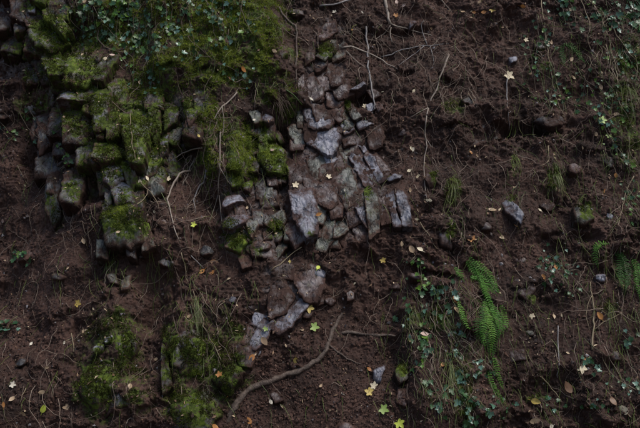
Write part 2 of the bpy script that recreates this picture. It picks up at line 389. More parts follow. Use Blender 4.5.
ca, sa = math.cos(.25), math.sin(.25)
qu = wu*ca+wv*sa; qv = -wu*sa+wv*ca
c1, e1 = cells(qu*9, qv*4.5, 91); c2, e2 = cells(qu*19, qv*11, 92)
RA = rocky(PX, PY, (1., .3, .55, .2))
D = D*(1-.7*RK) + RA*(.085*(c1-.5) - .03*(1-sstep(0, .10, e1)) + .03*(c2-.5) - .012*(1-sstep(0, .12, e2)))
HH = H0 + D
far = sstep(2.9, 6, np.abs(U)); HH = HH + far*.35*fbm(U*.35, V*.35, 40, 3)
sag = np.clip(D, 0, .1)
VS = V - .25*sag - .35*np.clip(H0, 0, .3)
US = U + .012*gn(U*12, V*12, 41)
BV = W(US, VS, HH)
ny, nx = U.shape
idx = np.arange(ny*nx).reshape(ny, nx)
BF = np.stack((idx[:-1, :-1], idx[:-1, 1:], idx[1:, 1:], idx[1:, :-1]), -1).reshape(-1, 4)
bank = mesh_obj('bank', BV.reshape(-1, 3), BF, MT['soil'], smooth=True, attrs={'moss': MM.ravel(), 'rocky': RK.ravel()})
tag(bank, 'steep dark brown soil bank', None, kind='structure')
# woodland track at the foot of the bank
gu = np.linspace(-150, 150, 61); gy = np.concatenate((np.linspace(-300, -12, 30), np.linspace(-11, 1.5, 60)))
GU, GYY = np.meshgrid(gu, gy)
GZ = .05*fbm(GU*.4, GYY*.4, 50, 3)
gi = np.arange(GU.size).reshape(GU.shape)
ground = mesh_obj('ground', np.stack((GU, GYY, GZ), -1).reshape(-1, 3), np.stack((gi[:-1, :-1], gi[:-1, 1:], gi[1:, 1:], gi[1:, :-1]), -1).reshape(-1, 4), MT['soil'], smooth=True, attrs={'moss': np.zeros(GU.size), 'rocky': np.zeros(GU.size)})
tag(ground, kind='structure')

def interp_axis(A, x):
    i = np.clip(np.searchsorted(A, x)-1, 0, len(A)-2); f = np.clip((x-A[i])/(A[i+1]-A[i]), 0, 1); return i, f
def bank_h(u, v, G=None):
    G = HH if G is None else G
    i, f = interp_axis(UA, np.asarray(u, float)); j, g = interp_axis(VV, np.asarray(v, float))
    return (G[j, i]*(1-f)+G[j, i+1]*f)*(1-g)+(G[j+1, i]*(1-f)+G[j+1, i+1]*f)*g

# ------------------------------------------------------------------ rocks
ROCKV, ROCKF, ROCKN = [], [], [0]
def jitter_poly(cx, cy, rx, ry, rot=0, n=8, seed=0):
    r = random.Random(seed); out = []
    for k in range(n):
        a = 2*math.pi*(k+r.uniform(-.3, .3))/n; q = r.uniform(.78, 1.1)
        x, y = rx*q*math.cos(a), ry*q*math.sin(a)
        out.append((cx+x*math.cos(rot)-y*math.sin(rot), cy+x*math.sin(rot)+y*math.cos(rot)))
    return out
def rock(name, poly, stand, mat, parent=None, seed=0, tilt=None, depth=.14, rough=1.0, chip=1.0, round_=0.0, grow=1.06, tc=None, dk_=1.0):
    r = random.Random(seed*13+5)
    P = np.array(poly, float)
    c = P.mean(0); P = c+(P-c)*grow
    hm = float(bank_h(*[q for q in px2uv(np.array([c[0]]), np.array([c[1]]), float(macro(np.array([c[0]]), np.array([c[1]]))[0]))], G=H0)[0]) + stand
    u, v = px2uv(P[:, 0], P[:, 1], hm)
    # orientation and perimeter
    Q = np.stack((u, v), 1); E = np.roll(Q, -1, 0)-Q; L = np.hypot(E[:, 0], E[:, 1]); per = L.sum()
    n = int(np.clip(per/.013, 26, 96)); cum = np.concatenate(([0], np.cumsum(L)))
    s = np.linspace(0, per, n, endpoint=False); k = np.clip(np.searchsorted(cum, s, 'right')-1, 0, len(Q)-1)
    ol = Q[k]+E[k]*((s-cum[k])/L[k])[:, None]
    ol = .8*ol+.1*(np.roll(ol, 1, 0)+np.roll(ol, -1, 0))
    cc = ol.mean(0); rad = np.hypot(*(ol-cc).T).mean()
    jit = .10*rad*gn(ol[:, 0]*17+seed*3.7, ol[:, 1]*17, 71) + .05*rad*gn(ol[:, 0]*50, ol[:, 1]*50+seed, 72)
    dirn = (ol-cc)/np.hypot(*(ol-cc).T)[:, None]
    ol = ol+dirn*np.clip(jit, -.02, .02)[:, None]
    m = int(np.clip(rad/.011, 5, 14))
    rr = np.concatenate((np.linspace(0, .9, m)[1:], [.955, .99, 1.0]))
    if tilt is None and tc is not None: tilt = (tc[0]+r.uniform(-.12, .12), tc[1]+r.uniform(-.12, .12))
    if tilt is None: tilt = (r.uniform(-.18, .18), r.uniform(-.5, -.1))
    planes = []
    for _ in range(5):
        a = r.uniform(0, 6.283); q = cc+rad*r.uniform(.35, .85)*np.array((math.cos(a), math.sin(a)))
        g = r.uniform(.2, .75)*chip; planes.append((q, -g*np.array((math.cos(a), math.sin(a)))))
    def top(p):
        d = p-cc
        h = tilt[0]*d[..., 0]+tilt[1]*d[..., 1]
        f = 0
        for q, g in planes: f = np.minimum(f, (p-q)@g)
        f = np.maximum(f, -.07)
        nz = .012*fbm(p[..., 0]*11+seed, p[..., 1]*8, 73, 3) + .010*np.abs(gn(p[..., 0]*24, p[..., 1]*15+seed, 74)) + .004*gn(p[..., 0]*60, p[..., 1]*60, 75)
        q_ = 3*fbm(p[..., 0]*7-seed, p[..., 1]*5, 76, 2); st = .006*(np.floor(q_)+sstep(.3, .7, q_-np.floor(q_)))
        return h+f+(nz+st)*rough - round_*(d**2).sum(-1)/max(rad, .03)
    verts = [np.array([[*cc, hm+top(cc[None])[0]]])]; edge = [np.zeros(1)]
    drop = {m-1: .003, m: .010, m+1: .020}
    for i, q in enumerate(rr):
        p = cc+(ol-cc)*q
        t = hm+top(p)-(drop.get(i, 0))*min(1, rad/.07)*dk_
        verts.append(np.column_stack((p, t))); edge.append(np.full(n, max(0, (q-.75)*4)))
    last = verts[-1]
    mid = cc+(ol-cc)*(1.0+.05*gn(ol[:, 0]*30, ol[:, 1]*30+seed, 77))[:, None]
    verts.append(np.column_stack((mid, np.minimum(last[:, 2]-.012, (last[:, 2]+hm-depth)*.5)))); edge.append(np.ones(n)*.7)
    verts.append(np.column_stack((cc+(ol-cc)*.97, np.full(n, hm-depth)))); edge.append(np.ones(n))
    A = np.concatenate(verts); ed = np.concatenate(edge)
    F = []
    nr = len(verts)-1
    ar = np.arange(n); br = (ar+1) % n
    tri = np.column_stack((np.zeros(n, int), 1+ar, 1+br))
    quads = [np.column_stack((1+j*n+ar, 1+(j+1)*n+ar, 1+(j+1)*n+br, 1+j*n+br)) for j in range(nr-1)]
    F = tri.tolist()+np.concatenate(quads).tolist()
    # keep winding outwards whatever way the outline runs
    area = .5*np.sum(ol[:, 0]*np.roll(ol[:, 1], -1)-np.roll(ol[:, 0], -1)*ol[:, 1])
    if area < 0: F = [f[::-1] for f in F]
    WV = W(A[:, 0], A[:, 1], A[:, 2])
    qx, qy = uv2px(A[:, 0], A[:, 1], A[:, 2])
    mo = mossmask(qx, qy)*np.clip(1+.8*fbm(A[:, 0]*6, A[:, 1]*6, 62, 3), .2, 1.7)
    base = W(np.array(cc[0]), np.array(cc[1]), np.array(hm-depth))
    ROCKV.append(WV); ROCKF.extend([[x+ROCKN[0] for x in f] for f in F]); ROCKN[0] += len(WV)
    if parent is None:
        o = mesh_obj(name, WV-base, F, mat, smooth=True, attrs={'moss': mo, 'edge': ed}); o.location = base
    else:
        o = mesh_obj(name, WV, F, mat, smooth=True, attrs={'moss': mo, 'edge': ed}); adopt(o, parent)
    return o
def root_at(px, py, name):
    u, v = px2uv(np.array([px]), np.array([py]))
    return empty(name, W(u, v, bank_h(u, v))[0])

ROOTS = {}
def fillers(key, k, dx, dy, hw, hh_, stand, mats, lean, piece, seed, **kw):
    """smaller jointed pieces between the large ones"""
    r = random.Random(seed); poly = np.array(ROCKY[k][0]); lo = np.maximum(poly.min(0), -20); hi = poly.max(0)
    y = lo[1]; row = 0; i = 0
    while y < hi[1]:
        x = lo[0]+(row % 2)*dx*.5
        while x < hi[0]:
            cx, cy = x+r.uniform(-.3, .3)*dx, y+r.uniform(-.3, .3)*dy; x += dx
            if polymask(np.array([cx]), np.array([cy]), poly, 1.0)[0] < .5 or r.random() < .12: continue
            w_, h_ = r.uniform(*hw), r.uniform(*hh_); a = lean+r.gauss(0, .15)
            pts = [(-w_*r.uniform(.6, 1), -h_*r.uniform(.7, 1.1)), (w_*r.uniform(.5, 1), -h_*r.uniform(.7, 1.1)), (w_*r.uniform(.8, 1.1), h_*r.uniform(-.2, .5)), (w_*r.uniform(.3, 1), h_*r.uniform(.8, 1.1)), (-w_*r.uniform(.6, 1), h_*r.uniform(.7, 1.1))]
            pts = [(cx+p*math.cos(a)-q*math.sin(a), cy+p*math.sin(a)+q*math.cos(a)) for p, q in pts]
            rock(piece, pts, r.uniform(*stand), MT[r.choice(mats)], ROOTS[key], seed=700+seed+i, grow=1.0, **kw); i += 1
        y += dy; row += 1
def outcrop(key, px, py, label, cat, items, name='rock_outcrop', piece='rock_slab', grow=1.09, sink=.012, depth=.14, **base):
    e = root_at(px, py, name); tag(e, label, cat); ROOTS[key] = e
    for i, it in enumerate(items):
        poly, stand, mat = it[:3]; kw = it[3] if len(it) > 3 else {}
        rock(piece, poly, stand-sink, MT[mat], e, seed=i+int(px), **{**dict(grow=grow, depth=depth), **base, **kw})
    return e
g, br_, gr, dk = 'rock', 'rock_brown', 'rock_green', 'rock_dark_shaded'
outcrop('centre', 335, 240, 'wet grey jointed rock face of narrow slabs in the middle of the bank', 'rock outcrop', [
    ([(348, 152), (357, 146), (361, 152), (369, 167), (377, 182), (374, 190), (363, 188), (355, 168)], .080, g), ([(358, 145), (363, 142), (367, 150), (364, 155)], .060, g), ([(364, 155), (370, 150), (375, 154), (380, 170), (384, 181), (378, 185), (371, 170)], .084, g),
    ([(336, 172), (348, 161), (352, 165), (358, 188), (361, 194), (347, 213), (340, 197)], .072, gr), ([(364, 190), (376, 187), (381, 205), (379, 232), (369, 239), (366, 208)], .078, gr), ([(355, 207), (363, 192), (366, 222), (367, 230), (358, 216)], .060, g),
    ([(386, 193), (394, 189), (397, 213), (402, 227), (393, 227)], .062, g), ([(395, 190), (400, 186), (408, 193), (412, 227), (402, 227), (398, 207)], .068, g),
    ([(289, 189), (313, 184), (317, 204), (318, 224), (317, 236), (306, 239), (297, 227), (291, 206)], .080, g), ([(285, 158), (306, 154), (310, 181), (290, 187)], .058, br_), ([(306, 157), (323, 151), (329, 176), (312, 183)], .064, gr), ([(313, 185), (333, 178), (338, 204), (330, 212), (317, 205)], .060, br_),
    ([(318, 238), (331, 213), (336, 216), (333, 240), (325, 253), (316, 247)], .070, gr), ([(334, 214), (346, 211), (349, 230), (338, 239), (333, 240)], .064, gr),
    ([(302, 107), (312, 103), (323, 112), (333, 124), (327, 130), (309, 129)], .066, g), ([(306, 131), (321, 130), (336, 127), (340, 137), (337, 151), (327, 157), (318, 149), (308, 143)], .078, g), ([(322, 153), (335, 153), (338, 159), (328, 171)], .058, g),
    ([(291, 118), (303, 116), (307, 140), (303, 153), (290, 152)], .040, br_), ([(339, 157), (348, 149), (350, 158), (338, 168)], .040, br_), ([(346, 214), (356, 216), (360, 232), (350, 236)], .034, br_), ([(378, 187), (386, 194), (391, 224), (381, 226)], .034, br_), ([(341, 136), (353, 132), (357, 144), (344, 150)], .046, br_),
    ([(343, 99), (349, 98), (362, 117), (353, 122)], .066, gr), ([(355, 122), (368, 117), (374, 125), (359, 131)], .060, g), ([(340, 124), (350, 121), (355, 130), (344, 135)], .062, g), ([(366, 134), (378, 126), (384, 137), (371, 144)], .048, br_), ([(327, 110), (337, 106), (346, 118), (338, 124)], .054, br_),
    ([(305, 70), (319, 66), (327, 80), (323, 98), (313, 103), (306, 88)], .050, br_), ([(325, 66), (336, 50), (345, 70), (343, 86), (331, 90)], .046, br_), ([(316, 57), (323, 44), (337, 34), (338, 48), (325, 63)], .060, gr), ([(317, 40), (318, 28), (335, 18), (338, 31), (324, 42)], .062, br_),
    ([(326, 92), (341, 88), (344, 100), (340, 108), (327, 108)], .050, br_), ([(297, 68), (304, 72), (305, 98), (299, 102)], .044, br_), ([(341, 52), (350, 60), (352, 76), (345, 80)], .040, br_), ([(304, 44), (314, 40), (315, 60), (305, 66)], .040, br_),
], grow=1.07, sink=.034, tc=(.03, -.22), chip=.25, dk_=.4, rough=1.0)
outcrop('shelf', 290, 330, 'sloping grey and ochre rock shelf above the big curved root', 'rock outcrop', [
    ([(272, 284), (283, 280), (294, 296), (286, 312), (270, 319), (269, 298)], .060, br_), ([(301, 296), (308, 304), (291, 328), (280, 335), (272, 329), (281, 314)], .068, g, {'tilt': (.1, -.3), 'rough': .5}),
    ([(297, 262), (321, 264), (324, 286), (317, 302), (304, 299), (295, 282)], .060, br_), ([(262, 318), (274, 322), (268, 337), (256, 351), (249, 346), (255, 330)], .068, g), ([(251, 342), (257, 350), (251, 367), (240, 365), (235, 354)], .078, br_),
    ([(283, 262), (295, 264), (293, 280), (284, 279)], .046, br_), ([(309, 303), (316, 303), (311, 318), (303, 318)], .040, br_),
], grow=1.14, sink=.030, tc=(.03, -.16), chip=.1, dk_=.3, rough=.8)
outcrop('pile', 262, 190, 'pile of mossy rock blocks along the dark gully edge', 'rock outcrop', [
    ([(260, 112), (268, 109), (273, 113), (273, 120), (268, 123), (262, 121)], .08, g, {'round_': .4}), ([(256, 127), (270, 124), (272, 139), (260, 142)], .07, gr), ([(258, 145), (272, 140), (283, 146), (285, 160), (279, 175), (268, 172), (260, 160)], .10, gr, {'chip': .6}),
    ([(281, 168), (286, 162), (287.5, 174), (283, 177)], .07, gr), ([(275, 177), (281, 177), (281, 185), (277, 185)], .06, dk), ([(274, 128), (280, 132), (284, 142), (280, 143), (275, 137)], .05, br_),
    ([(223, 206), (226, 194), (238, 192), (244, 200), (236, 203), (226, 211)], .13, g, {'tilt': (0, -.7)}), ([(222, 222), (228, 214), (246, 210), (250, 215), (240, 225), (233, 230), (225, 228)], .10, g, {'tilt': (0, -.5)}), ([(246, 216), (255, 213), (258, 225), (252, 238), (247, 230)], .09, gr),
    ([(230, 235), (243, 224), (248, 240), (240, 252), (226, 246)], .06, dk), ([(250, 246), (258, 240), (270, 243), (268, 249), (255, 252)], .07, br_), ([(280, 232), (289, 230), (287, 248), (276, 264), (273, 258), (278, 245)], .09, gr), ([(270, 216), (282, 208), (287, 220), (280, 228)], .09, gr),
    ([(262, 226), (268, 225), (272, 238), (264, 240)], .05, dk), ([(268, 190), (276, 188), (279, 204), (270, 208)], .05, dk), ([(254, 176), (264, 178), (266, 198), (257, 200)], .04, dk),
], piece='rock_block', grow=1.15, sink=.025, chip=.8)
outcrop('cliff', 100, 250, 'mossy dark cliff of upright rock columns filling the upper left', 'rock outcrop', [
    ([(-4, 10), (14, 9), (14, 22), (5, 32), (-4, 32)], .12, dk), ([(15, 12), (25, 18), (26, 30), (16, 33)], .12, dk), ([(30, 17), (45, 18), (60, 30), (65, 42), (50, 50), (38, 45), (30, 30)], .16, gr), ([(29, 2), (36, 3), (35, 13), (29, 12)], .14, g),
    ([(40, -4), (52, 6), (68, 28), (62, 34), (45, 16)], .16, gr), ([(42, 53), (65, 51), (67, 72), (66, 77), (52, 78), (46, 66)], .20, gr, {'tilt': (0, -.5)}), ([(69, 58), (78, 48), (95, 55), (95, 80), (85, 85), (69, 82)], .17, gr), ([(8, 38), (24, 36), (24, 55), (10, 56)], .08, br_),
    ([(61, 89), (86, 88), (85, 103), (62, 104)], .20, g, {'tilt': (0, -.9)}), ([(64, 106), (88, 105), (86, 140), (66, 142)], .17, dk), ([(93, 87), (105, 85), (109, 98), (106, 125), (96, 128), (92, 105)], .17, gr), ([(107, 105), (115, 100), (118, 135), (109, 140)], .14, dk),
    ([(124, 108), (132, 98), (146, 102), (147, 130), (143, 160), (132, 160), (126, 135)], .20, gr), ([(149, 105), (158, 106), (160, 128), (155, 140), (149, 130)], .15, gr), ([(160, 135), (168, 134), (167, 153), (161, 156)], .15, g, {'tilt': (.3, -.3)}),
    ([(141, 162), (158, 140), (160, 158), (155, 172), (146, 176)], .12, gr), ([(165, 100), (178, 103), (176, 120), (166, 128)], .13, dk), ([(186, 108), (197, 102), (200, 112), (190, 126)], .13, dk), ([(38, 116), (55, 106), (58, 140), (42, 152)], .10, dk),
    ([(65, 165), (80, 163), (83, 185), (78, 205), (64, 200)], .14, dk), ([(64, 150), (80, 150), (80, 162), (66, 164)], .12, br_), ([(45, 175), (51, 179), (60, 210), (53, 222), (45, 205)], .13, gr, {'tilt': (.5, 0)}), ([(95, 141), (112, 138), (118, 156), (106, 162), (95, 158)], .17, gr), ([(104, 164), (118, 159), (122, 178), (112, 186), (105, 180)], .15, g),
    ([(119, 140), (125, 137), (136, 178), (129, 186), (122, 165)], .13, gr), ([(113, 190), (122, 179), (130, 185), (133, 202), (118, 205)], .14, g), ([(104, 214), (110, 206), (130, 204), (138, 213), (138, 235), (128, 241), (108, 239)], .18, gr, {'chip': .7}), ([(105, 192), (110, 190), (112, 204), (106, 209)], .12, dk),
    ([(140, 222), (148, 224), (154, 245), (142, 249)], .11, gr), ([(97, 240), (107, 243), (107, 258), (97, 256)], .09, gr), ([(126, 243), (135, 245), (135, 257), (128, 256)], .10, dk), ([(107, 275), (114, 272), (117, 283), (110, 282)], .06, gr), ([(121, 274), (131, 272), (129, 288), (122, 290)], .06, gr),
    ([(98, 126), (104, 130), (103, 138), (97, 137)], .13, dk), ([(180, 128), (192, 130), (190, 150), (180, 152)], .05, dk), ([(28, 55), (40, 56), (42, 80), (30, 85)], .05, dk), ([(24, 90), (36, 92), (36, 112), (26, 112)], .03, dk), ([(85, 142), (93, 145), (92, 165), (85, 163)], .08, dk), ([(0, 100), (12, 98), (14, 116), (2, 120)], .04, dk), ([(168, 160), (178, 158), (180, 176), (170, 180)], .06, dk),
], piece='rock_block', grow=1.3, sink=.035, depth=.25, chip=.6)
fillers('centre', 1, 15, 24, (9, 12), (13, 18), (.0, .022), [br_, br_, br_, br_, gr], -.22, 'rock_slab', 1, tc=(.0, -.12), chip=.15, dk_=.35, rough=.9)
fillers('shelf', 3, 15, 18, (9, 12), (9, 12), (-.012, .006), [br_, br_, br_, g], .5, 'rock_slab', 2, tc=(.0, -.1), chip=.12, dk_=.3, rough=.8)
fillers('pile', 2, 13, 18, (6, 9), (9, 13), (.01, .05), [dk, dk, gr, br_], -.1, 'rock_block', 3, chip=.6)
fillers('cliff', 0, 17, 28, (10, 14), (16, 24), (.03, .09), [dk, dk, gr, dk], -.05, 'rock_block', 4, depth=.2, chip=.6)  # many cliff pieces in the dark colour, painting in the shade on the left
# two mossy boulders in the lower left corner
def boulder(key, px, py, label, items):
    e = root_at(px, py, 'mossy_boulder'); tag(e, label, 'boulder', None); ROOTS[key] = e
    for i, (poly, st, m, kw) in enumerate(items): rock('rock_block', poly, st, MT[m], e, seed=400+i+int(px), **kw)
boulder('boulder_a', 100, 415, 'mossy boulder with a dark cleft in the lower left soil', [
    ([(108, 302), (121, 306), (136, 345), (127, 362), (112, 350), (112, 325)], .05, dk, {'round_': .3}), ([(86, 352), (110, 352), (126, 364), (112, 395), (99, 416), (78, 392)], .06, dk, {'round_': .4}),
    ([(122, 372), (140, 385), (146, 400), (116, 408), (104, 415)], .04, dk, {'round_': .4})])
boulder('boulder_b', 205, 425, 'broad mossy boulder left of the big curved root', [
    ([(172, 322), (208, 325), (226, 350), (206, 372), (180, 372), (166, 350)], .05, dk, {'round_': .35}), ([(228, 350), (245, 372), (228, 394), (210, 376)], .05, dk, {'round_': .3}),
    ([(172, 382), (200, 376), (224, 396), (206, 432), (170, 432)], .07, dk, {'round_': .5}), ([(160, 335), (167, 352), (172, 385), (162, 395)], .02, dk, {})])
STONES = [
    ([(502, 195), (511, 196), (523, 214), (521, 226), (506, 211)], .05, g, 'large bluish grey rock set in the soil right of centre with a mossy top'),
    ([(574, 206), (590, 203), (595, 218), (586, 224), (575, 222)], .12, gr, 'mossy rock jutting from the right slope with a dark hollow beneath'),
    (jitter_poly(513, 58, 5, 5.5, 0, 9, 3), .035, g, 'small round grey cobble below the pale leaves at upper right'),
    ([(386, 178), (395, 172), (403, 173), (400, 178), (390, 181)], .05, g, 'flat grey stone lying on soil right of the tall slabs'),
    (jitter_poly(430, 176, 6, 10, 0, 9, 5), .04, br_, 'rounded brown stone with green edge under the long pale root'),
    ([(437, 206), (444, 203), (452, 215), (459, 232), (452, 247), (441, 242), (437, 225)], .06, br_, 'tall rounded brown rock with moss down its right side'),
    ([(507, 350), (526, 347), (527, 360), (511, 362)], .055, br_, 'blocky brown stone jutting from soil right of the hanging fern'),
    ([(373, 371), (387, 362), (386, 368), (380, 383), (374, 383)], .04, g, 'pointed grey slab right of the big curved root'),
    ([(394, 370), (401, 364), (409, 362), (409, 378), (399, 385)], .05, gr, 'mossy topped slab above the plain grey slab at lower centre'),
    ([(398, 388), (409, 386), (406, 408), (396, 402)], .045, br_, 'plain upright grey slab at the foot of the mossy slab'),
    ([(346, 290), (354, 288), (354, 300), (347, 302)], .03, br_, 'small squarish grey stone above the top of the big curved root'),
    ([(92, 349), (97, 342), (103, 343), (102, 350), (95, 354)], .085, g, 'left one of two flat grey shards on the cleft mossy boulder'),
    ([(103, 338), (109, 335), (111, 341), (105, 344)], .085, g, 'right one of two flat grey shards on the cleft mossy boulder'),
    (jitter_poly(346, 427, 9, 6, 0, 9, 8), .03, br_, 'low brown stone at the bottom edge below the yellow leaves'),
    ([(514, 278), (530, 274), (536, 290), (526, 301), (516, 292)], .035, br_, 'broad brown slab half buried right of the bright fern'),
    (jitter_poly(601, 277, 6, 5, .3, 8, 9), .035, g, 'small grey stone beside the dark hanging fern on the right'),
    (jitter_poly(581, 247, 8, 5, .3, 8, 10), .03, br_, 'low brown stone below the jutting mossy rock on the right'),
    (jitter_poly(548, 203, 9, 7, .2, 9, 11), .04, br_, 'lumpy brown stone left of the jutting mossy rock'),
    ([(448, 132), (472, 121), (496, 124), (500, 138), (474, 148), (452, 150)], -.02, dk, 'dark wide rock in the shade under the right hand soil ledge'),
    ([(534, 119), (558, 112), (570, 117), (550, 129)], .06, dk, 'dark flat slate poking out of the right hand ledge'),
    (jitter_poly(281, 50, 7, 9, .2, 9, 12), .04, br_, 'brown stone under the dark root at the top of the gully'),
    ([(288, 11), (300, 6), (305, 14), (296, 18)], .04, br_, 'angular brown stone near the top of the gully'),
    ([(350, 89), (365, 79), (367, 83), (357, 89)], .10, g, 'tilted dark grey slab roofing a black hollow'),
    ([(366, 89), (376, 87), (382, 95), (372, 99)], .04, br_, 'squarish stone in the black hollow behind the grey stem'),
    ([(366, 104), (373, 102), (376, 108), (368, 113)], .045, g, 'grey stone beside the cream leaf at the foot of the grey stem'),
    ([(374, 102), (379, 101), (384, 109), (378, 113)], .045, br_, 'brown stone just right of the foot of the grey stem'),
    ([(268, 392), (276, 391), (284, 401), (275, 404)], .02, br_, 'low greenish stone under the lower bend of the big curved root'),
    (jitter_poly(530, 330, 7, 4, .9, 8, 13), .03, gr, 'small mossy stone above the blocky brown stone on the right'),
    (jitter_poly(611, 215, 4, 5, 0, 8, 14), .03, g, 'small grey stone right of the jutting mossy rock'),
    (jitter_poly(487, 226, 7, 6, 0, 8, 15), .03, br_, 'rounded soil coloured stone left of the large bluish grey rock'),
    (jitter_poly(575, 167, 8, 7, 0, 8, 16), .035, br_, 'rounded brown stone on the right slope above the jutting rock'),
    (jitter_poly(26, 254, 12, 6, -.5, 8, 17), .05, br_, 'brown slab in the soil at the left edge above dark ivy'),
    (jitter_poly(20, 362, 7, 4, -.3, 8, 18), .03, dk, 'dark flat stone in the soil near the left edge'),
    (jitter_poly(350, 158, 4, 3, 0, 7, 19), .03, br_, 'tiny brown stone wedged above the tallest slabs'),
    (jitter_poly(413, 22, 7, 3, -.9, 7, 20), .04, g, 'narrow grey stone beside the thick hanging root at the top'),
    (jitter_poly(330, 300, 6, 5, 0, 8, 21), .03, br_, 'small brown stone right of the rock shelf'),
    (jitter_poly(232, 300, 5, 4, .4, 8, 22), .05, g, 'small grey stone left of the ochre rock shelf'),
    (jitter_poly(470, 245, 10, 6, .2, 8, 23), .03, br_, 'low brown stone just above the bright fern'),
]
STONES += [
    (jitter_poly(470, 100, 9, 6, .2, 8, 31), .02, dk, 'low dark stone right of the dry root fan'),
    (jitter_poly(540, 340, 8, 5, .2, 8, 32), .02, dk, 'low dark stone in soil above the orange leaf at lower right'),
    (jitter_poly(615, 355, 9, 6, .4, 8, 33), .02, dk, 'dark stone in soil right of the tall forked dry stem'),
    (jitter_poly(520, 258, 8, 5, .1, 8, 34), .02, br_, 'brown stone between the bright fern and the right ivy patch'),
    (jitter_poly(610, 160, 9, 6, .3, 8, 35), .025, dk, 'dark stone under the arching bramble'),
    (jitter_poly(405, 130, 7, 4, -.3, 8, 36), .02, br_, 'flat brown stone left of the long dangling root'),
    (jitter_poly(415, 275, 7, 4, .2, 8, 37), .02, br_, 'flat brown stone at the top of the overgrown hump'),
    (jitter_poly(165, 262, 9, 5, .2, 8, 38), .03, dk, 'dark stone in debris below the kinked pale root'),
    (jitter_poly(60, 275, 10, 5, -.1, 8, 39), .03, dk, 'dark low stone in soil left of two narrow grey slabs'),
    (jitter_poly(205, 250, 8, 6, .1, 8, 40), .03, dk, 'dark stone above the two orange leaves'),
    (jitter_poly(395, 285, 8, 4, .3, 8, 41), .02, br_, 'brown stone midway between rock shelf and fern hump'),
    (jitter_poly(540, 45, 8, 5, .2, 8, 42), .02, dk, 'dark stone left of the small upper fern'),
]
for i, (poly, st, m, lab) in enumerate(STONES):
    tag(rock('stone', poly, st-.010, MT[m], seed=200+i, round_=.25 if len(poly) > 6 else 0), lab, 'stone', 'stones set in the bank')

# ------------------------------------------------------------------ casting onto bank and rocks
nb = len(BV.reshape(-1, 3))
allv = np.concatenate([BV.reshape(-1, 3)]+ROCKV)
BVH = BVHTree.FromPolygons(allv.tolist(), BF.tolist()+[[x+nb for x in f] for f in ROCKF])
CV = Vector(CP)
def at(px, py):
    d = rays(np.array([px]), np.array([py]))[0]
    hit, n, i, dist = BVH.ray_cast(CV, Vector(d), 60)
    if hit is None:
        u, v = px2uv(np.array([px]), np.array([py])); return Vector(W(u, v, bank_h(u, v))[0]), Vector(NA)
    if n.dot(Vector(d)) > 0: n = -n
    return hit, n
NV = Vector(NA)
def drop_on(u, v):
    o = Vector(W(np.array(u), np.array(v), np.array(1.2)))
    hit, n, i, dist = BVH.ray_cast(o, -NV, 5)
    if hit is None: return None, None, 0
    if n.dot(NV) < 0: n = -n
    return hit, n, i
NBF = len(BF)
def scatter(count, dens, lo=(-60, -40), hi=(700, 470), seed=1, rocks=True):
    """random places on the bank's face kept with probability dens(px, py)"""
    r = np.random.default_rng(seed)
    px = r.uniform(lo[0], hi[0], count); py = r.uniform(lo[1], hi[1], count)
    k = r.random(count) < dens(px, py); px = px[k]; py = py[k]
    u, v = px2uv(px, py, .02)
    P, Nn, keep = [], [], []
    for i in range(len(u)):
        h, n, fi = drop_on(u[i], v[i])
        if h is not None and (rocks or fi < NBF): P.append(h); Nn.append(n); keep.append(i)
    return np.array(P), np.array(Nn), px[keep], py[keep], u[keep], v[keep]
def unit(a): return a/np.maximum(np.linalg.norm(a, axis=-1, keepdims=True), 1e-9)

# ------------------------------------------------------------------ moss (tiny leaves, uncountable)
owner = np.array([m[5] for m in MOSS])
def moss_owner(px, py):
    best = np.full(px.shape, -1.0); w_ = np.zeros(px.shape, int)
    for i, (x, y, rx, ry, A, _) in enumerate(MOSS):
        q = A*np.exp(-(((px-x)/rx)**2+((py-y)/ry)**2)*.9); k = q > best; best[k] = q[k]; w_[k] = i
    return owner[w_]
def moss_dens(px, py):
    m = mossmask(px, py)
    return sstep(.24, .66, m*np.clip(.95+1.5*fbm(px/20., py/20., 63, 4), .05, 1.8))
P, Nn, px, py, u, v = scatter(620000, moss_dens, seed=3)
own = moss_owner(px, py)
def blades(P, Nn, per, ln, wd, up, seed, tone):
    r = np.random.default_rng(seed); n = len(P)
    P = np.repeat(P, per, 0); Nn = np.repeat(Nn, per, 0); tone = np.repeat(tone, per)
    d = unit(Nn + up*np.array((0, -.1, 1.)) + r.normal(0, .75, (n*per, 3)))
    s = unit(np.cross(d, r.normal(0, 1, (n*per, 3))))
    L = r.uniform(*ln, n*per)[:, None]; w_ = r.uniform(*wd, n*per)[:, None]
    b = P - Nn*.003 + r.normal(0, .003, (n*per, 3))
    V_ = np.stack((b-s*w_, b+s*w_, b+d*L), 1).reshape(-1, 3)
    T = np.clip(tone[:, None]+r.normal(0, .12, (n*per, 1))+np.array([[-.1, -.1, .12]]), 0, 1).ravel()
    return V_, np.arange(len(V_)).reshape(-1, 3), T
MOSSLAB = {'tongue': 'bright green moss carpet on the bulging slope below the ivy',
           'right': 'thin scattered moss on the right hand soil slope'}
for key in ('cliff', 'tongue', 'pile', 'boulder_a', 'boulder_b', 'centre', 'right'):
    k = own == key
    if not k.any(): continue
    tone = np.clip((.60 if key == 'tongue' else (.2 if key.startswith('boulder') else .33)) + .35*fbm(u[k]*9, v[k]*9, 64, 3) + .25*(mossmask(px[k], py[k])-.7), 0.02, 1)
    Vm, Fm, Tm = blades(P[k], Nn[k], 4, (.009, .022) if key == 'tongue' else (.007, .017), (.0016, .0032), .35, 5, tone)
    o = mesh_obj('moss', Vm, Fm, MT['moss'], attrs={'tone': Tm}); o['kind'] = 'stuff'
    if key in ROOTS: adopt(o, ROOTS[key])
    else: tag(o, MOSSLAB[key], 'moss')

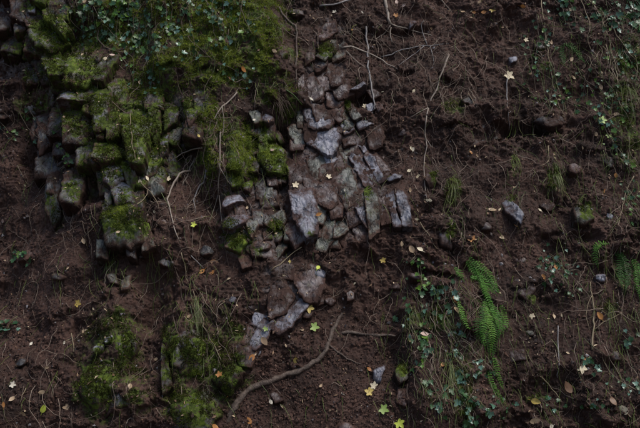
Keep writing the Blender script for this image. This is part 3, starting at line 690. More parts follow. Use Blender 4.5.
# ------------------------------------------------------------------ soil crumbs
OCT = np.array([(1, 0, 0), (0, 1, 0), (-1, 0, 0), (0, -1, 0), (0, 0, 1), (0, 0, -1)], float)
OCF = np.array([(0, 1, 4), (1, 2, 4), (2, 3, 4), (3, 0, 4), (1, 0, 5), (2, 1, 5), (3, 2, 5), (0, 3, 5)])
def crumb_dens(px, py):
    return np.clip(.25+.75*polymask(px, py, APRON, 60)+.5*fbm(px/40., py/30., 66, 3)+.3*sstep(300, 428, py)-mossmask(px, py), 0, 1)
P, Nn, px, py, u, v = scatter(75000, crumb_dens, seed=9, rocks=False)
k = np.array([True]*len(P)); n = len(P)
r = np.random.default_rng(11)
sz = .0034+.0095*r.random(n)**5+.0035*r.random(n)
rq = np.linalg.qr(r.normal(0, 1, (n, 3, 3)))[0]
C = (OCT[None]*(1+r.normal(0, .2, (n, 6, 1))))@rq*sz[:, None, None]*r.uniform(.6, 1.3, (n, 1, 3))
Vc = (C+(P+Nn*sz[:, None]*.3)[:, None]).reshape(-1, 3)
Fc = (OCF[None]+6*np.arange(n)[:, None, None]).reshape(-1, 3)
Tc = np.repeat(np.clip(r.normal(.45, .2, n), 0, 1), 6)
o = mesh_obj('soil_crumbs', Vc, Fc, MT['crumb'], attrs={'tone': Tc}); tag(o, 'loose brown soil crumbs strewn over the bank', 'soil', kind='stuff')

# ------------------------------------------------------------------ tubes
def tube_arrays(paths, radii, sides=3, taper=.35, tone=None):
    """many thin tubes at once: paths (n, m, 3), radii (n,)"""
    n, m, _ = paths.shape
    T = unit(np.gradient(paths, axis=1))
    a = unit(np.cross(T, np.array((.31, .2, .93)))); b = np.cross(T, a)
    rr = radii[:, None]*np.linspace(1, taper, m)[None]
    ang = np.arange(sides)*2*math.pi/sides
    V_ = paths[:, :, None]+rr[:, :, None, None]*(np.cos(ang)[None, None, :, None]*a[:, :, None]+np.sin(ang)[None, None, :, None]*b[:, :, None])
    base = (np.arange(n)*m*sides)[:, None, None]; i = np.arange(m-1)[None, :, None]*sides; j = np.arange(sides)[None, None]; j2 = (j+1) % sides
    F = np.stack((base+i+j, base+i+j2, base+i+sides+j2, base+i+sides+j), -1).reshape(-1, 4)
    tn = None if tone is None else np.repeat(tone, m*sides)
    return V_.reshape(-1, 3), F, tn
def rootlet_dens(px, py):
    d = .35+.7*fbm(px/60., py/50., 67, 3)
    for x, y, rx, ry, A in ((400, 45, 80, 45, .7), (470, 170, 90, 40, .5), (580, 60, 80, 60, .5), (205, 160, 40, 60, .6), (275, 100, 30, 20, .9), (440, 330, 60, 60, .4), (60, 260, 80, 40, .3), (450, 85, 25, 22, 1.)):
        d = d + A*np.exp(-((px-x)/rx)**2-((py-y)/ry)**2)
    return np.clip(d*(1-.85*polymask(px, py, APRON, 30))*(1-.8*polymask(px, py, [(285, 100), (345, 90), (390, 140), (415, 190), (415, 235), (320, 255), (285, 240)], 30)), 0, 1)
P, Nn, px, py, u, v = scatter(15000, rootlet_dens, seed=21, rocks=False)
n = len(P); r = np.random.default_rng(22); m = 8
lead = r.normal(0, .5, n); big = r.random(n) < .14; Ln = r.uniform(.04, .17, n)*np.where(big, 2.0, 1)
dirs = np.stack((np.sin(lead), -np.cos(lead)), -1); across = r.random(n) < .3
dirs[across] = unit(r.normal(0, 1, (across.sum(), 2)))
uu = [u]; vv = [v]; cur = dirs
for q in range(m-1):
    cur = unit(cur+r.normal(0, .28, (n, 2))); uu.append(uu[-1]+cur[:, 0]*Ln/(m-1)); vv.append(vv[-1]+cur[:, 1]*Ln/(m-1))
uu = np.stack(uu, 1); vv = np.stack(vv, 1)
hh = bank_h(uu, vv+.25*np.clip(bank_h(uu, vv, D), 0, .1)+.35*np.clip(bank_h(uu, vv, H0), 0, .3))
sm = hh.copy()
for _ in range(3): sm[:, 1:-1] = .5*sm[:, 1:-1]+.25*(sm[:, 2:]+sm[:, :-2])
hh = np.maximum(hh, sm)+r.uniform(.002, .02, (n, 1))
Vr, Fr, Tr = tube_arrays(W(uu, vv, hh), r.uniform(.0008, .0018, n)*np.where(big, 1.35, 1), 3, .4, np.clip(r.normal(.34, .26, n)+.25*big, 0, 1))
o = mesh_obj('rootlets', Vr, Fr, MT['rootlet'], attrs={'tone': Tr}); tag(o, 'mat of hair thin brown rootlets hanging over the soil', 'rootlets', kind='stuff')

# tangle of thicker wiry roots
def tangle_dens(px, py):
    d = .05
    for x, y, rx, ry, A in ((405, 45, 60, 34, 1.), (350, 20, 40, 24, .5), (200, 175, 36, 60, 1.5), (450, 80, 24, 28, 1.), (480, 160, 80, 30, .4), (590, 70, 60, 60, .6), (440, 330, 50, 70, .6), (620, 200, 40, 90, .5), (120, 80, 60, 40, .35), (150, 205, 30, 30, .5), (60, 160, 40, 60, .4), (200, 300, 24, 20, .8), (100, 270, 60, 16, .5)):
        d = d + A*np.exp(-((px-x)/rx)**2-((py-y)/ry)**2)
    return np.clip(d*(1-.9*polymask(px, py, APRON, 30)), 0, 1)
def strands(count, dens, seed, ln, rad, hang, lift, tone, wob=.3, m=10):
    P, Nn, px, py, u, v = scatter(count, dens, seed=seed)
    n = len(P); r = np.random.default_rng(seed+1)
    lead = r.normal(0, 1.-hang, n)*1.4; Ln = r.uniform(*ln, n)
    cur = np.stack((np.sin(lead), -np.cos(lead)), -1); uu = [u]; vv = [v]
    for q in range(m-1):
        cur = unit(cur+r.normal(0, wob, (n, 2))+np.array((0, -.12))); uu.append(uu[-1]+cur[:, 0]*Ln/(m-1)); vv.append(vv[-1]+cur[:, 1]*Ln/(m-1))
    uu = np.stack(uu, 1); vv = np.stack(vv, 1)
    hh = bank_h(uu, vv+.25*np.clip(bank_h(uu, vv, D), 0, .1)+.35*np.clip(bank_h(uu, vv, H0), 0, .3))
    hh[:, 0] = np.maximum(hh[:, 0], (P-O)@NA)
    sm = hh.copy()
    for _ in range(6): sm[:, 1:-1] = .5*sm[:, 1:-1]+.25*(sm[:, 2:]+sm[:, :-2])
    hh = np.maximum(hh, sm)+r.uniform(*lift, (n, 1))*np.sin(np.linspace(.15, 2.6, m))[None]
    return tube_arrays(W(uu, vv, hh), r.uniform(*rad, n), 4, .3, np.clip(r.normal(*tone, n), 0, 1))
Vr, Fr, Tr = strands(4200, tangle_dens, 51, (.10, .38), (.0013, .0032), .5, (.006, .04), (.75, .25))
o = mesh_obj('wiry_roots', Vr, Fr, MT['rootlet'], smooth=True, attrs={'tone': Tr}); tag(o, 'tangle of thin wiry brown roots over the bank', 'roots', kind='stuff')
def sward_dens(px, py):
    d = .10*sstep(425, 520, px)+.04
    for x, y, rx, ry, A in ((615, 60, 46, 70, .8), (630, 160, 30, 60, .6), (545, 70, 26, 40, .4), (450, 340, 44, 66, .9), (625, 300, 40, 60, .45), (556, 180, 12, 20, .8), (512, 165, 8, 18, .6), (190, 60, 80, 44, .35), (225, 150, 26, 50, .6), (280, 100, 18, 14, .8), (200, 300, 26, 30, .7), (120, 265, 40, 14, .5), (100, 120, 60, 60, .25), (450, 190, 14, 20, .7)):
        d = d + A*np.exp(-((px-x)/rx)**2-((py-y)/ry)**2)
    return np.clip(d, 0, 1)
Vr, Fr, Tr = strands(13000, sward_dens, 57, (.04, .24), (.0011, .0022), .75, (.01, .05), (.42, .25), .18, 7)
o = mesh_obj('grass', Vr, Fr, MT['grass'], attrs={'tone': Tr}); tag(o, 'thin grass and stalks drooping over the bank', 'grass', kind='stuff')
# grit and small broken stone in the soil
P, Nn, px, py, u, v = scatter(5200, lambda a, b: np.clip(.3+.5*fbm(a/45., b/45., 70, 3)+.35*np.exp(-((a-350)/70)**2-((b-150)/110)**2), 0, 1), seed=41, rocks=False)
n = len(P); r = np.random.default_rng(42); sz = .004+.013*r.random(n)**3
rq = np.linalg.qr(r.normal(0, 1, (n, 3, 3)))[0]
C = ((OCT[None]*(1+r.normal(0, .25, (n, 6, 1))))*r.uniform(.45, 1.3, (n, 1, 3)))@rq*sz[:, None, None]
o = mesh_obj('grit', (C+(P+Nn*sz[:, None]*.2)[:, None]).reshape(-1, 3), (OCF[None]+6*np.arange(n)[:, None, None]).reshape(-1, 3), MT['grit'], attrs={'tone': np.repeat(r.random(n), 6)})
tag(o, 'small chips of grey and brown stone scattered in the soil', 'grit', kind='stuff')

# ------------------------------------------------------------------ leaf litter fragments
def litter_dens(px, py): return np.clip(.3+.5*fbm(px/50., py/50., 69, 3)+.3*sstep(480, 640, px)+.3*(1-sstep(0, 90, py))-.5*polymask(px, py, [(285, 100), (345, 90), (390, 140), (415, 190), (415, 235), (320, 255), (285, 240)], 20), 0, 1)
P, Nn, px, py, u, v = scatter(13000, litter_dens, seed=31)
n = len(P); r = np.random.default_rng(32)
nn = unit(Nn+r.normal(0, .5, (n, 3))); a = unit(np.cross(nn, r.normal(0, 1, (n, 3)))); b = np.cross(nn, a)
L = (.006+.014*r.random(n)**2)[:, None]; w_ = L*r.uniform(.25, .6, (n, 1)); c0 = P+Nn*.004
Vl = np.stack((c0-a*L, c0-b*w_+nn*L*.3, c0+a*L+nn*L*.1, c0+b*w_+nn*L*.25), 1).reshape(-1, 3)
Fl = np.arange(4*n).reshape(-1, 4)
o = mesh_obj('leaf_litter', Vl, np.concatenate((Fl[:, [0, 1, 2]], Fl[:, [0, 2, 3]])), MT['litter'], attrs={'tone': np.repeat(np.where(r.random(n) < .1, 1., np.clip(r.normal(.32, .25, n), 0, 1)), 4)})
tag(o, 'small broken bits of dead brown leaf over the soil', 'leaf litter', kind='stuff')

# ------------------------------------------------------------------ roots and stems
def catmull(P, k):
    P = np.array(P, float); Q = np.vstack((2*P[0]-P[1], P, 2*P[-1]-P[-2])); out = []
    for i in range(len(P)-1):
        p0, p1, p2, p3 = Q[i:i+4]
        for t in np.linspace(0, 1, k, endpoint=False):
            out.append(.5*((2*p1)+(-p0+p2)*t+(2*p0-5*p1+4*p2-p3)*t*t+(-p0+3*p1-3*p2+p3)*t**3))
    return np.array(out+[P[-1]])
def surf_path(pts, lift=.01, wig=1.0, seed=0, step=5.0, smooth=4, bury=0.0):
    """a line over the face of the bank, bridging its hollows"""
    pts = np.array(pts, float); L = np.hypot(*np.diff(pts, axis=0).T).mean()
    C = catmull(pts, max(2, int(L/step)))
    s = np.arange(len(C))
    C = C+wig*np.stack((gn(s*.6+seed*7.3, s*0, 81), gn(s*.6, s*0+seed*3.1, 82)), -1)
    d = rays(C[:, 0], C[:, 1]); dist = []
    for q in d:
        hit, nn, i, t = BVH.ray_cast(CV, Vector(q), 60); dist.append(t if hit else 7.)
    dist = np.array(dist); sm = dist.copy()
    for _ in range(smooth):
        e = np.pad(sm, 1, mode='edge'); sm = .5*sm+.25*(e[2:]+e[:-2]); sm = np.minimum(sm, dist+.004)
    if bury:
        e = np.minimum(s, len(C)-1-s)/max(1., len(C)*.12); lift = lift-bury*(1-np.clip(e, 0, 1))**2
    return CP+d*(sm-lift)[:, None]
def tube_obj(name, path, r0, r1, mat, sides=7, parent=None, knob=.12, seed=0):
    n = len(path); T = unit(np.gradient(path, axis=0))
    a = unit(np.cross(T, np.array((.31, .2, .93)))); b = np.cross(T, a)
    s = np.arange(n); rr = np.linspace(r0, r1, n)*(1+knob*gn(s*.9+seed, s*0, 83)*1.5)
    ang = np.arange(sides)*2*math.pi/sides
    lob = 1+knob*gn(ang[None]*1.3+s[:, None]*.25, s[:, None]*.4+seed, 84)
    V_ = path[:, None]+(rr[:, None]*lob)[:, :, None]*(np.cos(ang)[None, :, None]*a[:, None]+np.sin(ang)[None, :, None]*b[:, None])
    V_ = np.concatenate((V_.reshape(-1, 3), path[:1], path[-1:]))
    F = []
    for i in range(n-1):
        for j in range(sides):
            k = (j+1) % sides; F.append((i*sides+j, i*sides+k, (i+1)*sides+k, (i+1)*sides+j))
    for j in range(sides):
        k = (j+1) % sides; F.append((n*sides, k, j)); F.append((n*sides+1, (n-1)*sides+j, (n-1)*sides+k))
    if parent is not None:
        o = mesh_obj(name, V_, F, mat, smooth=True); adopt(o, parent); return o
    base = path[0]
    o = mesh_obj(name, V_-base, F, mat, smooth=True); o.location = base; return o
PXM = .0076     # about one photo pixel on the bank, in metres
LINES = [ # name, main line, width start/end (photo px), material, label, category, branches
    ('root', [(226, 425), (238, 402), (252, 388), (275, 379), (298, 371), (318, 360), (328, 345), (333, 330), (343, 312)], 6.5, 3.6, 'root', 'big curved brown root crossing the bare soil at lower centre', 'root', []),
    ('root', [(338, 334), (352, 332), (368, 335), (385, 335), (399, 335)], 3.2, 2.0, 'root', 'short level root joining the big curved root from the right', 'root', []),
    ('twig', [(330, 346), (342, 355), (352, 361), (361, 364)], 2.2, 1.0, 'root', 'short dark twig slanting below the level root', 'twig', []),
    ('root', [(384, -8), (386, 6), (389, 18), (391, 27)], 4.6, 3.0, 'root_pale', 'thick pale root hanging from the top edge and forking', 'root', [
        ([(390, 25), (386, 32), (380, 36), (375, 40)], 1.5, .7), ([(391, 24), (400, 27), (412, 30), (422, 33), (432, 35)], 2.0, 1.0), ([(391, 27), (390, 36), (393, 44)], 1.2, .6)]),
    ('stem', [(366, 27), (367, 42), (368, 60), (370, 78), (373, 96), (374, 108)], 2.6, 1.6, 'root_grey', 'straight grey stem standing upright before the black hollow', 'stem', []),
    ('root', [(342, 49), (350, 46), (362, 51), (376, 58), (388, 64), (400, 71)], 2.4, 1.1, 'root_pale', 'pale arched root passing behind the straight grey stem', 'root', [([(346, 51), (354, 59), (362, 65), (366, 68)], 1.2, .7)]),
    ('root', [(380, 58), (392, 54), (402, 50), (416, 46), (430, 45), (450, 44)], 1.8, 1.3, 'root_grey', 'grey root running level below the forking root', 'root', [([(424, 46), (416, 53), (408, 58), (398, 66)], 1.1, .5), ([(427, 45), (424, 36), (421, 26), (424, 20)], 1.3, .7), ([(430, 46), (433, 56), (434, 66)], 1.1, .5)]),
    ('root', [(449, 54), (445, 66), (440, 78), (436, 90), (428, 108)], 2.3, 1.6, 'root_pale', 'long pale root dangling down the soil right of centre', 'root', [([(428, 108), (426, 122), (425, 135), (427, 146), (424, 160), (425, 185), (427, 202)], 1.6, .8), ([(428, 108), (418, 113), (408, 119)], 1.2, .5), ([(427, 140), (433, 148)], .9, .5)]),
    ('root', [(278, 8), (284, 16), (293, 24), (297, 32), (296, 55), (296, 86)], 3.0, 1.8, 'root', 'dark bent root dropping down the top of the gully', 'root', []),
    ('stick', [(270, 271), (280, 264), (290, 256), (301, 247)], 1.4, 1.1, 'straw', 'thin pale straight stick leaning across the gully foot', 'stick', []),
    ('stick', [(286, 90), (293, 95), (302, 104)], 2.2, 1.4, 'grass', 'short greenish stick poking over the gully edge', 'stick', []),
    ('root', [(238, 92), (230, 100), (222, 107), (215, 118), (207, 124)], 2.0, 1.1, 'root_pale', 'pale root slanting down through the bright moss', 'root', [([(222, 107), (224, 122), (222, 140)], 1.1, .6)]),
    ('root', [(220, 130), (220, 145), (220, 160), (219, 178), (218, 195)], 1.7, 1.0, 'root_pale', 'upright pale root hanging down the mossy slope', 'root', [([(218, 195), (213, 212), (207, 226)], 1.0, .5), ([(219, 195), (221, 212), (222, 224)], 1.0, .5), ([(220, 168), (226, 178), (230, 184)], .9, .5)]),
    ('root', [(203, 148), (192, 150), (182, 154), (172, 160)], 1.8, .9, 'root_pale', 'short pale root jutting left from the moss edge', 'root', []),
    ('root', [(195, 158), (191, 168), (186, 178), (182, 187)], 2.0, .9, 'root_pale', 'straight pale root hanging between two longer ones', 'root', []),
    ('root', [(189, 170), (180, 174), (174, 182), (169, 196), (167, 202)], 2.4, 1.7, 'root_pale', 'kinked pale root at the left of the hanging bunch', 'root', [([(168, 202), (171, 214), (174, 228), (180, 242)], 1.6, .9)]),
    ('root', [(206, 170), (204, 182), (197, 190), (194, 200), (196, 212)], 2.4, 1.0, 'root_grey', 'thick grey stub root in the hanging bunch', 'root', []),
    ('stem', [(181, 252), (184, 264), (187, 278), (188, 285)], 1.4, .9, 'straw', 'thin straw coloured stem below the kinked root', 'stem', []),
    ('twig', [(190, 256), (197, 262), (204, 268)], 1.2, .7, 'root_grey', 'short grey twig beside two orange leaves', 'twig', []),
    ('stem', [(193, 290), (197, 304), (203, 318), (205, 330), (214, 345), (225, 368)], 1.6, .9, 'straw', 'long drooping dry stem over the broad mossy boulder', 'stem', []),
    ('stem', [(200, 292), (206, 303), (214, 312), (219, 320)], 1.2, .7, 'straw', 'short dry stem above the broad mossy boulder', 'stem', []),
    ('stem', [(130, 208), (138, 204), (145, 198), (148, 190)], 1.2, .8, 'straw', 'short dry stem beside the block topped with moss', 'stem', []),
    ('stem', [(141, 182), (150, 192), (158, 203), (160, 212)], 1.2, .7, 'straw', 'dry stem arching right of the mossy block', 'stem', []),
    ('root', [(128, 46), (118, 50), (105, 48), (98, 38), (99, 28)], 2.0, 1.2, 'root', 'brown stem looping under the ivy at upper left', 'root', []),
    ('stem', [(130, 112), (131, 130), (133, 148), (136, 160)], 1.2, .8, 'straw', 'thin dry stem in front of the big mossy column', 'stem', []),
    ('stem', [(88, 250), (85, 236), (92, 228), (98, 222)], 1.4, .8, 'straw', 'bent straw in the soil under the black recess', 'stem', []),
    ('stem', [(71, 334), (73, 342), (74, 352)], 1.6, .8, 'straw', 'short forked straw left of the flat grey shards', 'stem', [([(73, 338), (66, 341), (62, 344)], 1.0, .5)]),
    ('stem', [(44, 318), (36, 327), (24, 326)], 1.2, .7, 'straw', 'small bent straw at the left below the dark ivy', 'stem', []),
    ('stem', [(18, 165), (22, 176), (30, 186)], 1.3, .8, 'straw', 'short straw hanging at the far left recess', 'stem', []),
    ('root', [(0, 62), (10, 66), (20, 72)], 1.8, .9, 'root', 'brown root poking from the left edge', 'root', []),
    ('stem', [(420, 222), (428, 234), (434, 244), (437, 250)], 1.3, .8, 'straw', 'pale dry stalk leaning below the long dangling root', 'stem', []),
    ('stem', [(592, 350), (593, 332), (594, 315), (592, 296), (590, 282)], 2.2, 1.0, 'straw', 'tall forked dry stem standing on the right slope', 'stem', [([(594, 330), (604, 322), (616, 316), (622, 313)], 1.2, .6), ([(592, 296), (588, 304), (586, 316), (590, 330)], 1.0, .6)]),
    ('stem', [(507, 78), (507, 95), (508, 112), (509, 130)], 1.5, .9, 'root_grey', 'straight stalk hanging below the big cream maple leaf', 'stem', []),
    ('stem', [(548, 146), (549, 158), (546, 164), (540, 167)], 1.5, .8, 'straw', 'pale curved stalk over the right hand ledge', 'stem', []),
    ('stem', [(468, 92), (472, 100), (477, 110)], 1.5, .9, 'straw', 'short pale straw right of the dry root tuft', 'stem', []),
    ('stem', [(540, -6), (543, 14), (546, 40), (550, 66), (556, 96), (566, 120)], 1.3, .8, 'straw', 'long trailing stem left of the small upper fern', 'stem', []),
    ('stem', [(578, -6), (586, 12), (590, 28), (588, 42), (600, 62)], 1.7, 1.0, 'straw', 'bent dry stem at the left of the upper right ivy', 'stem', []),
    ('stem', [(586, -6), (598, 12), (606, 30), (612, 52), (616, 70), (620, 86)], 1.6, 1.0, 'straw', 'long dry stem through the upper right ivy', 'stem', []),
    ('stem', [(612, 26), (620, 40), (630, 54), (642, 68)], 1.6, .9, 'straw', 'dry stem slanting to the right edge', 'stem', []),
    ('stem', [(606, 44), (610, 60), (614, 74), (619, 86)], 1.3, .8, 'straw', 'shorter dry stem beside the long one at upper right', 'stem', []),
    ('stem', [(634, 176), (626, 192), (622, 210), (616, 236)], 1.6, .9, 'straw', 'dry stem bending down near the right edge', 'stem', []),
    ('stem', [(597, 110), (605, 128), (616, 146), (630, 168), (636, 178)], 1.4, 1.0, 'stem', 'arching green bramble stem at the right edge', 'stem', []),
    ('stem', [(537, 375), (548, 384), (556, 393), (562, 402)], 1.4, .8, 'straw', 'dry stem slanting to the orange leaf at lower right', 'stem', []),
    ('stem', [(558, 325), (558, 345), (559, 365), (557, 378)], 1.2, .8, 'root_grey', 'upright thin grey stalk on the lower right soil', 'stem', []),
    ('stem', [(420, 286), (421, 300), (422, 322)], 1.2, .8, 'straw', 'thin upright stalk left of the pale ivy', 'stem', []),
    ('stem', [(430, 404), (440, 396), (450, 386), (456, 382)], 1.3, .8, 'straw', 'dry stalk rising right on the overgrown hump', 'stem', []),
    ('stem', [(444, 330), (452, 338), (462, 346), (474, 356), (486, 370)], 1.4, .8, 'straw', 'dry stem crossing left of the hanging fern', 'stem', []),
    ('stem', [(432, 352), (436, 372), (444, 394), (452, 420)], 1.2, .8, 'straw', 'long thin stem down the overgrown hump', 'stem', []),
    ('root', [(318, 6), (334, 4), (346, 1), (358, -3)], 2.6, 1.6, 'root_grey', 'grey root curving along the top edge', 'root', []),
    ('twig', [(440, -2), (446, 6), (452, 13)], 2.4, 1.6, 'root', 'dark twig at the top edge right of centre', 'twig', []),
    ('stem', [(640, 252), (626, 246), (612, 240)], 1.1, .7, 'straw', 'thin straw above the ferns at the right edge', 'stem', []),
    ('stem', [(560, 222), (566, 232), (572, 244)], 1.1, .7, 'straw', 'thin straw above the small right hand ivy', 'stem', []),
    ('stem', [(640, 390), (625, 384), (610, 372), (600, 352)], 1.1, .7, 'straw', 'thin stem trailing to the lower right corner', 'stem', []),
    ('stem', [(26, 388), (22, 396), (20, 404)], 1.3, .8, 'straw', 'short straw in the lower left soil', 'stem', []),
    ('twig', [(330, 240), (341, 232), (347, 226), (346, 218)], 1.0, .6, 'root', 'thin twig bent over the foot of the slabs', 'twig', []),
    ('twig', [(362, 140), (370, 133), (378, 126), (388, 120)], 1.2, .7, 'root', 'thin brown twig above the tallest slabs', 'twig', []),
]
for i, (name, pts, w0, w1, m, lab, cat, brs) in enumerate(LINES):
    lift = .010 if w0 < 4 else .006
    mat = MT['grass' if m == 'grass' else m]
    path = surf_path(pts, lift, 1.7, i, bury=(.035 if w0 > 3 else .014) if name == 'root' else .0)
    k = PXM/2*(1.0 if m in ('root_pale', 'root_grey') else (.75 if w0 < 2.2 else .95))
    if brs:
        e = empty(name, path[0]); tag(e, lab, cat, None)
        tube_obj('main_root' if name == 'root' else 'main_stem', path, w0*k, w1*k, mat, 7, e, seed=i)
        for j, (bp, b0, b1) in enumerate(brs): tube_obj('branch', surf_path(bp, lift, .7, i*5+j), b0*k, b1*k, mat, 5, e, seed=j)
    else:
        tag(tube_obj(name, path, w0*k, w1*k, mat, 9 if w0 > 3 else 6, seed=i, knob=.28 if w0 > 3 else .15), lab, cat)

# tufts of dry root and grass: many strands from one point
def tuft(name, px, py, count, ln, spread, fall, mat, label, cat, seed, rad=.0012, tone=(.3, .9)):
    r = np.random.default_rng(seed); p, nrm = at(px, py); base = np.array(p)
    n = count; m = 6; out = unit(np.array(nrm)*.9+r.normal(0, .6, (n, 3))*spread)
    L = r.uniform(*ln, n); t = np.linspace(0, 1, m)
    st = base+r.normal(0, .02, (n, 3))*spread
    paths = st[:, None]+out[:, None]*(L[:, None]*t[None]*.75)[..., None]+np.array((0, -.05, -1.))*(L[:, None]*t[None]**1.7*fall)[..., None]
    Vt, Ft, Tt = tube_arrays(paths-base, np.full(n, rad), 3, .25, r.uniform(*tone, n))
    o = mesh_obj(name, Vt, Ft, mat, attrs={'tone': Tt}); o.location = base; return tag(o, label, cat)
tuft('root_tuft', 449, 56, 40, (.12, .3), .9, .9, MT['rootlet'], 'fan of dry rootlets hanging from the soil right of the level root', 'roots', 1)
tuft('root_tuft', 278, 98, 60, (.06, .16), 1.3, .9, MT['rootlet'], 'fringe of rootlets under the mossy overhang at the gully', 'roots', 2)
tuft('grass_tuft', 443, 106, 34, (.06, .14), .9, .8, MT['grass'], 'green grass tuft under the dry root fan', 'grass', 3, .0014)
tuft('grass_tuft', 514, 158, 22, (.06, .13), .6, 1., MT['grass'], 'small grass tuft hanging at the middle of the right ledge', 'grass', 4, .0014)
tuft('grass_tuft', 556, 174, 30, (.08, .18), .6, 1., MT['grass'], 'larger grass tuft hanging below the right end of the ledge', 'grass', 5, .0015)
tuft('grass_tuft', 452, 182, 34, (.08, .2), .8, 1.1, MT['grass'], 'grass tuft drooping beside the rounded brown stone', 'grass', 6, .0013)
tuft('grass_tuft', 585, 196, 20, (.06, .12), .7, .8, MT['grass'], 'grass tuft on top of the jutting mossy rock', 'grass', 7, .0013)
tuft('grass_tuft', 195, 300, 40, (.12, .3), .9, 1.1, MT['grass'], 'long drooping grass above the broad mossy boulder', 'grass', 8, .0014)
tuft('grass_tuft', 112, 262, 40, (.06, .16), 1.2, 1., MT['grass'], 'thin dry grass under the block topped with moss', 'grass', 9, .0012)
tuft('grass_tuft', 452, 365, 44, (.12, .3), .9, 1.1, MT['grass'], 'drooping grass over the overgrown hump', 'grass', 10, .0014)
tuft('grass_tuft', 626, 90, 40, (.12, .3), .9, 1., MT['grass'], 'loose grass at the upper right edge', 'grass', 11, .0014)
tuft('grass_tuft', 610, 305, 26, (.1, .2), .9, 1., MT['grass'], 'sparse grass beside the tall forked dry stem', 'grass', 12, .0012)
tuft('grass_tuft', 412, 312, 30, (.08, .18), .9, 1., MT['grass'], 'dark grass at the left edge of the overgrown hump', 'grass', 13, .0013)

# ------------------------------------------------------------------ leaf shapes
def leaf_mesh(name, outline, curl, rib, seed):
    r = random.Random(seed)
    P = [(0.0, 0.0)]+list(outline)
    vs = []
    for x, y in P:
        z = rib*abs(x)+curl*(x*x+(y-.4)**2)+r.uniform(-.03, .03)
        vs.append((x, y-.0, z))
    vs[0] = (0, .3, -.03)
    n = len(outline); fs = [(0, 1+i, 1+(i+1) % n) for i in range(n)]
    # a short stalk
    b = len(vs); vs += [(-.018, -.02, 0), (.018, -.02, 0), (.014, -.38, .06), (-.014, -.38, .06)]; fs.append((b, b+3, b+2)); fs.append((b, b+2, b+1))
    return vs, fs
def lobed(tips):
    out = []
    for a, l, wv_ in tips: out.append((math.sin(R(a))*l, math.cos(R(a))*l))
    return out
MAPLE = lobed([(180, .05, 0), (132, .5, 0), (112, .66, 0), (97, .52, 0), (82, .52, 0), (72, .74, 0), (57, .93, 0), (44, .80, 0), (31, .58, 0), (18, .84, 0), (3, 1.1, 0),
               (-14, .86, 0), (-27, .60, 0), (-42, .78, 0), (-58, .9, 0), (-70, .74, 0), (-80, .5, 0), (-98, .52, 0), (-110, .6, 0), (-130, .5, 0)])
IVY = lobed([(180, .02, 0), (140, .34, 0), (112, .50, 0), (88, .40, 0), (62, .74, 0), (38, .50, 0), (20, .78, 0), (0, 1.02, 0), (-20, .78, 0), (-38, .50, 0), (-62, .74, 0), (-88, .40, 0), (-112, .50, 0), (-140, .34, 0)])
OVATE = [(0, 0), (.16, .1), (.28, .3), (.30, .5), (.2, .78), (0, 1.02), (-.2, .78), (-.29, .5), (-.27, .3), (-.15, .1)]
LEAFDATA = {}
def leaf_data(shape, colour, variant):
    key = (shape, colour, variant)
    if key not in LEAFDATA:
        ol = {'maple': MAPLE, 'ivy': IVY, 'ovate': OVATE}[shape]
        vs, fs = leaf_mesh('leaf', ol, [.25, -.35, .5][variant % 3], [.1, .35, -.1][variant % 3], variant)
        me = bpy.data.meshes.new('leaf'); me.from_pydata(vs, [], fs); me.update(); me.materials.append(MT[colour])
        for p in me.polygons: p.use_smooth = True
        LEAFDATA[key] = me
    return LEAFDATA[key]
def leaf_matrix(p, nrm, size, yaw, r, flop=.45):
    z = (nrm*.7+NV*.5+Vector((r.uniform(-1, 1), r.uniform(-1, 1), r.uniform(-1, 1)))*flop).normalized()
    x = Vector((math.cos(yaw), 0, math.sin(yaw))); x = (x-z*x.dot(z)).normalized(); y = z.cross(x)
    m = Matrix((x, y, z)).transposed().to_4x4()
    return Matrix.Translation(p) @ m @ Matrix.Diagonal((size, size, size, 1))

# ------------------------------------------------------------------ ivy and other leafy sprigs
def ivy(px0, py0, label, stems, nleaf, size, mats, seed, spread=9, name='ivy', cat='ivy'):
    r = random.Random(seed)
    p, nn = at(px0, py0); e = empty(name, p); tag(e, label, cat, None)
    pts = []
    extra = [[(x+r.gauss(0, spread), y+r.gauss(0, spread*.7)) for x, y in q] for q in stems] if nleaf > 20 else []
    for j, s in enumerate(stems+extra):
        path = surf_path(s, .014, 1.3, seed+j); tube_obj('stem', path, .0028, .0014, MT['stem'], 5, e, seed=j)
        C = catmull(s, 8); pts += [tuple(q) for q in C]
    for k in range(int(nleaf*.95)):
        c = r.choice(pts); x, y = c[0]+r.gauss(0, spread), c[1]+r.gauss(0, spread*.8)
        p, nrm = at(x, y)
        m = r.choices([a for a, b in mats], [b for a, b in mats])[0]
        o = bpy.data.objects.new('leaf', leaf_data('ivy', m, r.randrange(3))); COL.objects.link(o)
        mw = leaf_matrix(p+nrm*.006+NV*r.uniform(.004, .03), nrm, size*.78*r.choice((.5, .65, .8, .9, 1., 1.2))*PXM, math.pi+r.gauss(0, .9), r, .4)
        o.parent = e; o.matrix_parent_inverse = Matrix.Translation(e.location).inverted(); o.matrix_basis = mw
    return e
MIX = [('ivy', 8), ('ivy_glare', 1.6), ('ivy_bright', 1.6)]
MIX_GLARE = [('ivy', 5), ('ivy_glare', 3)]  # more leaves with the sky glare painted on
DARK = [('ivy', 8), ('ivy_glare', 1)]
ivy(115, 0, 'dense ivy at the top left above the cliff columns', [[(112, -6), (118, 14), (116, 34), (122, 50)], [(130, -6), (128, 18), (134, 36)], [(100, -6), (104, 10), (110, 22)]], 120, 7.5, [('ivy', 7), ('ivy_glare', 1.5), ('ivy_bright', 4)], 1)
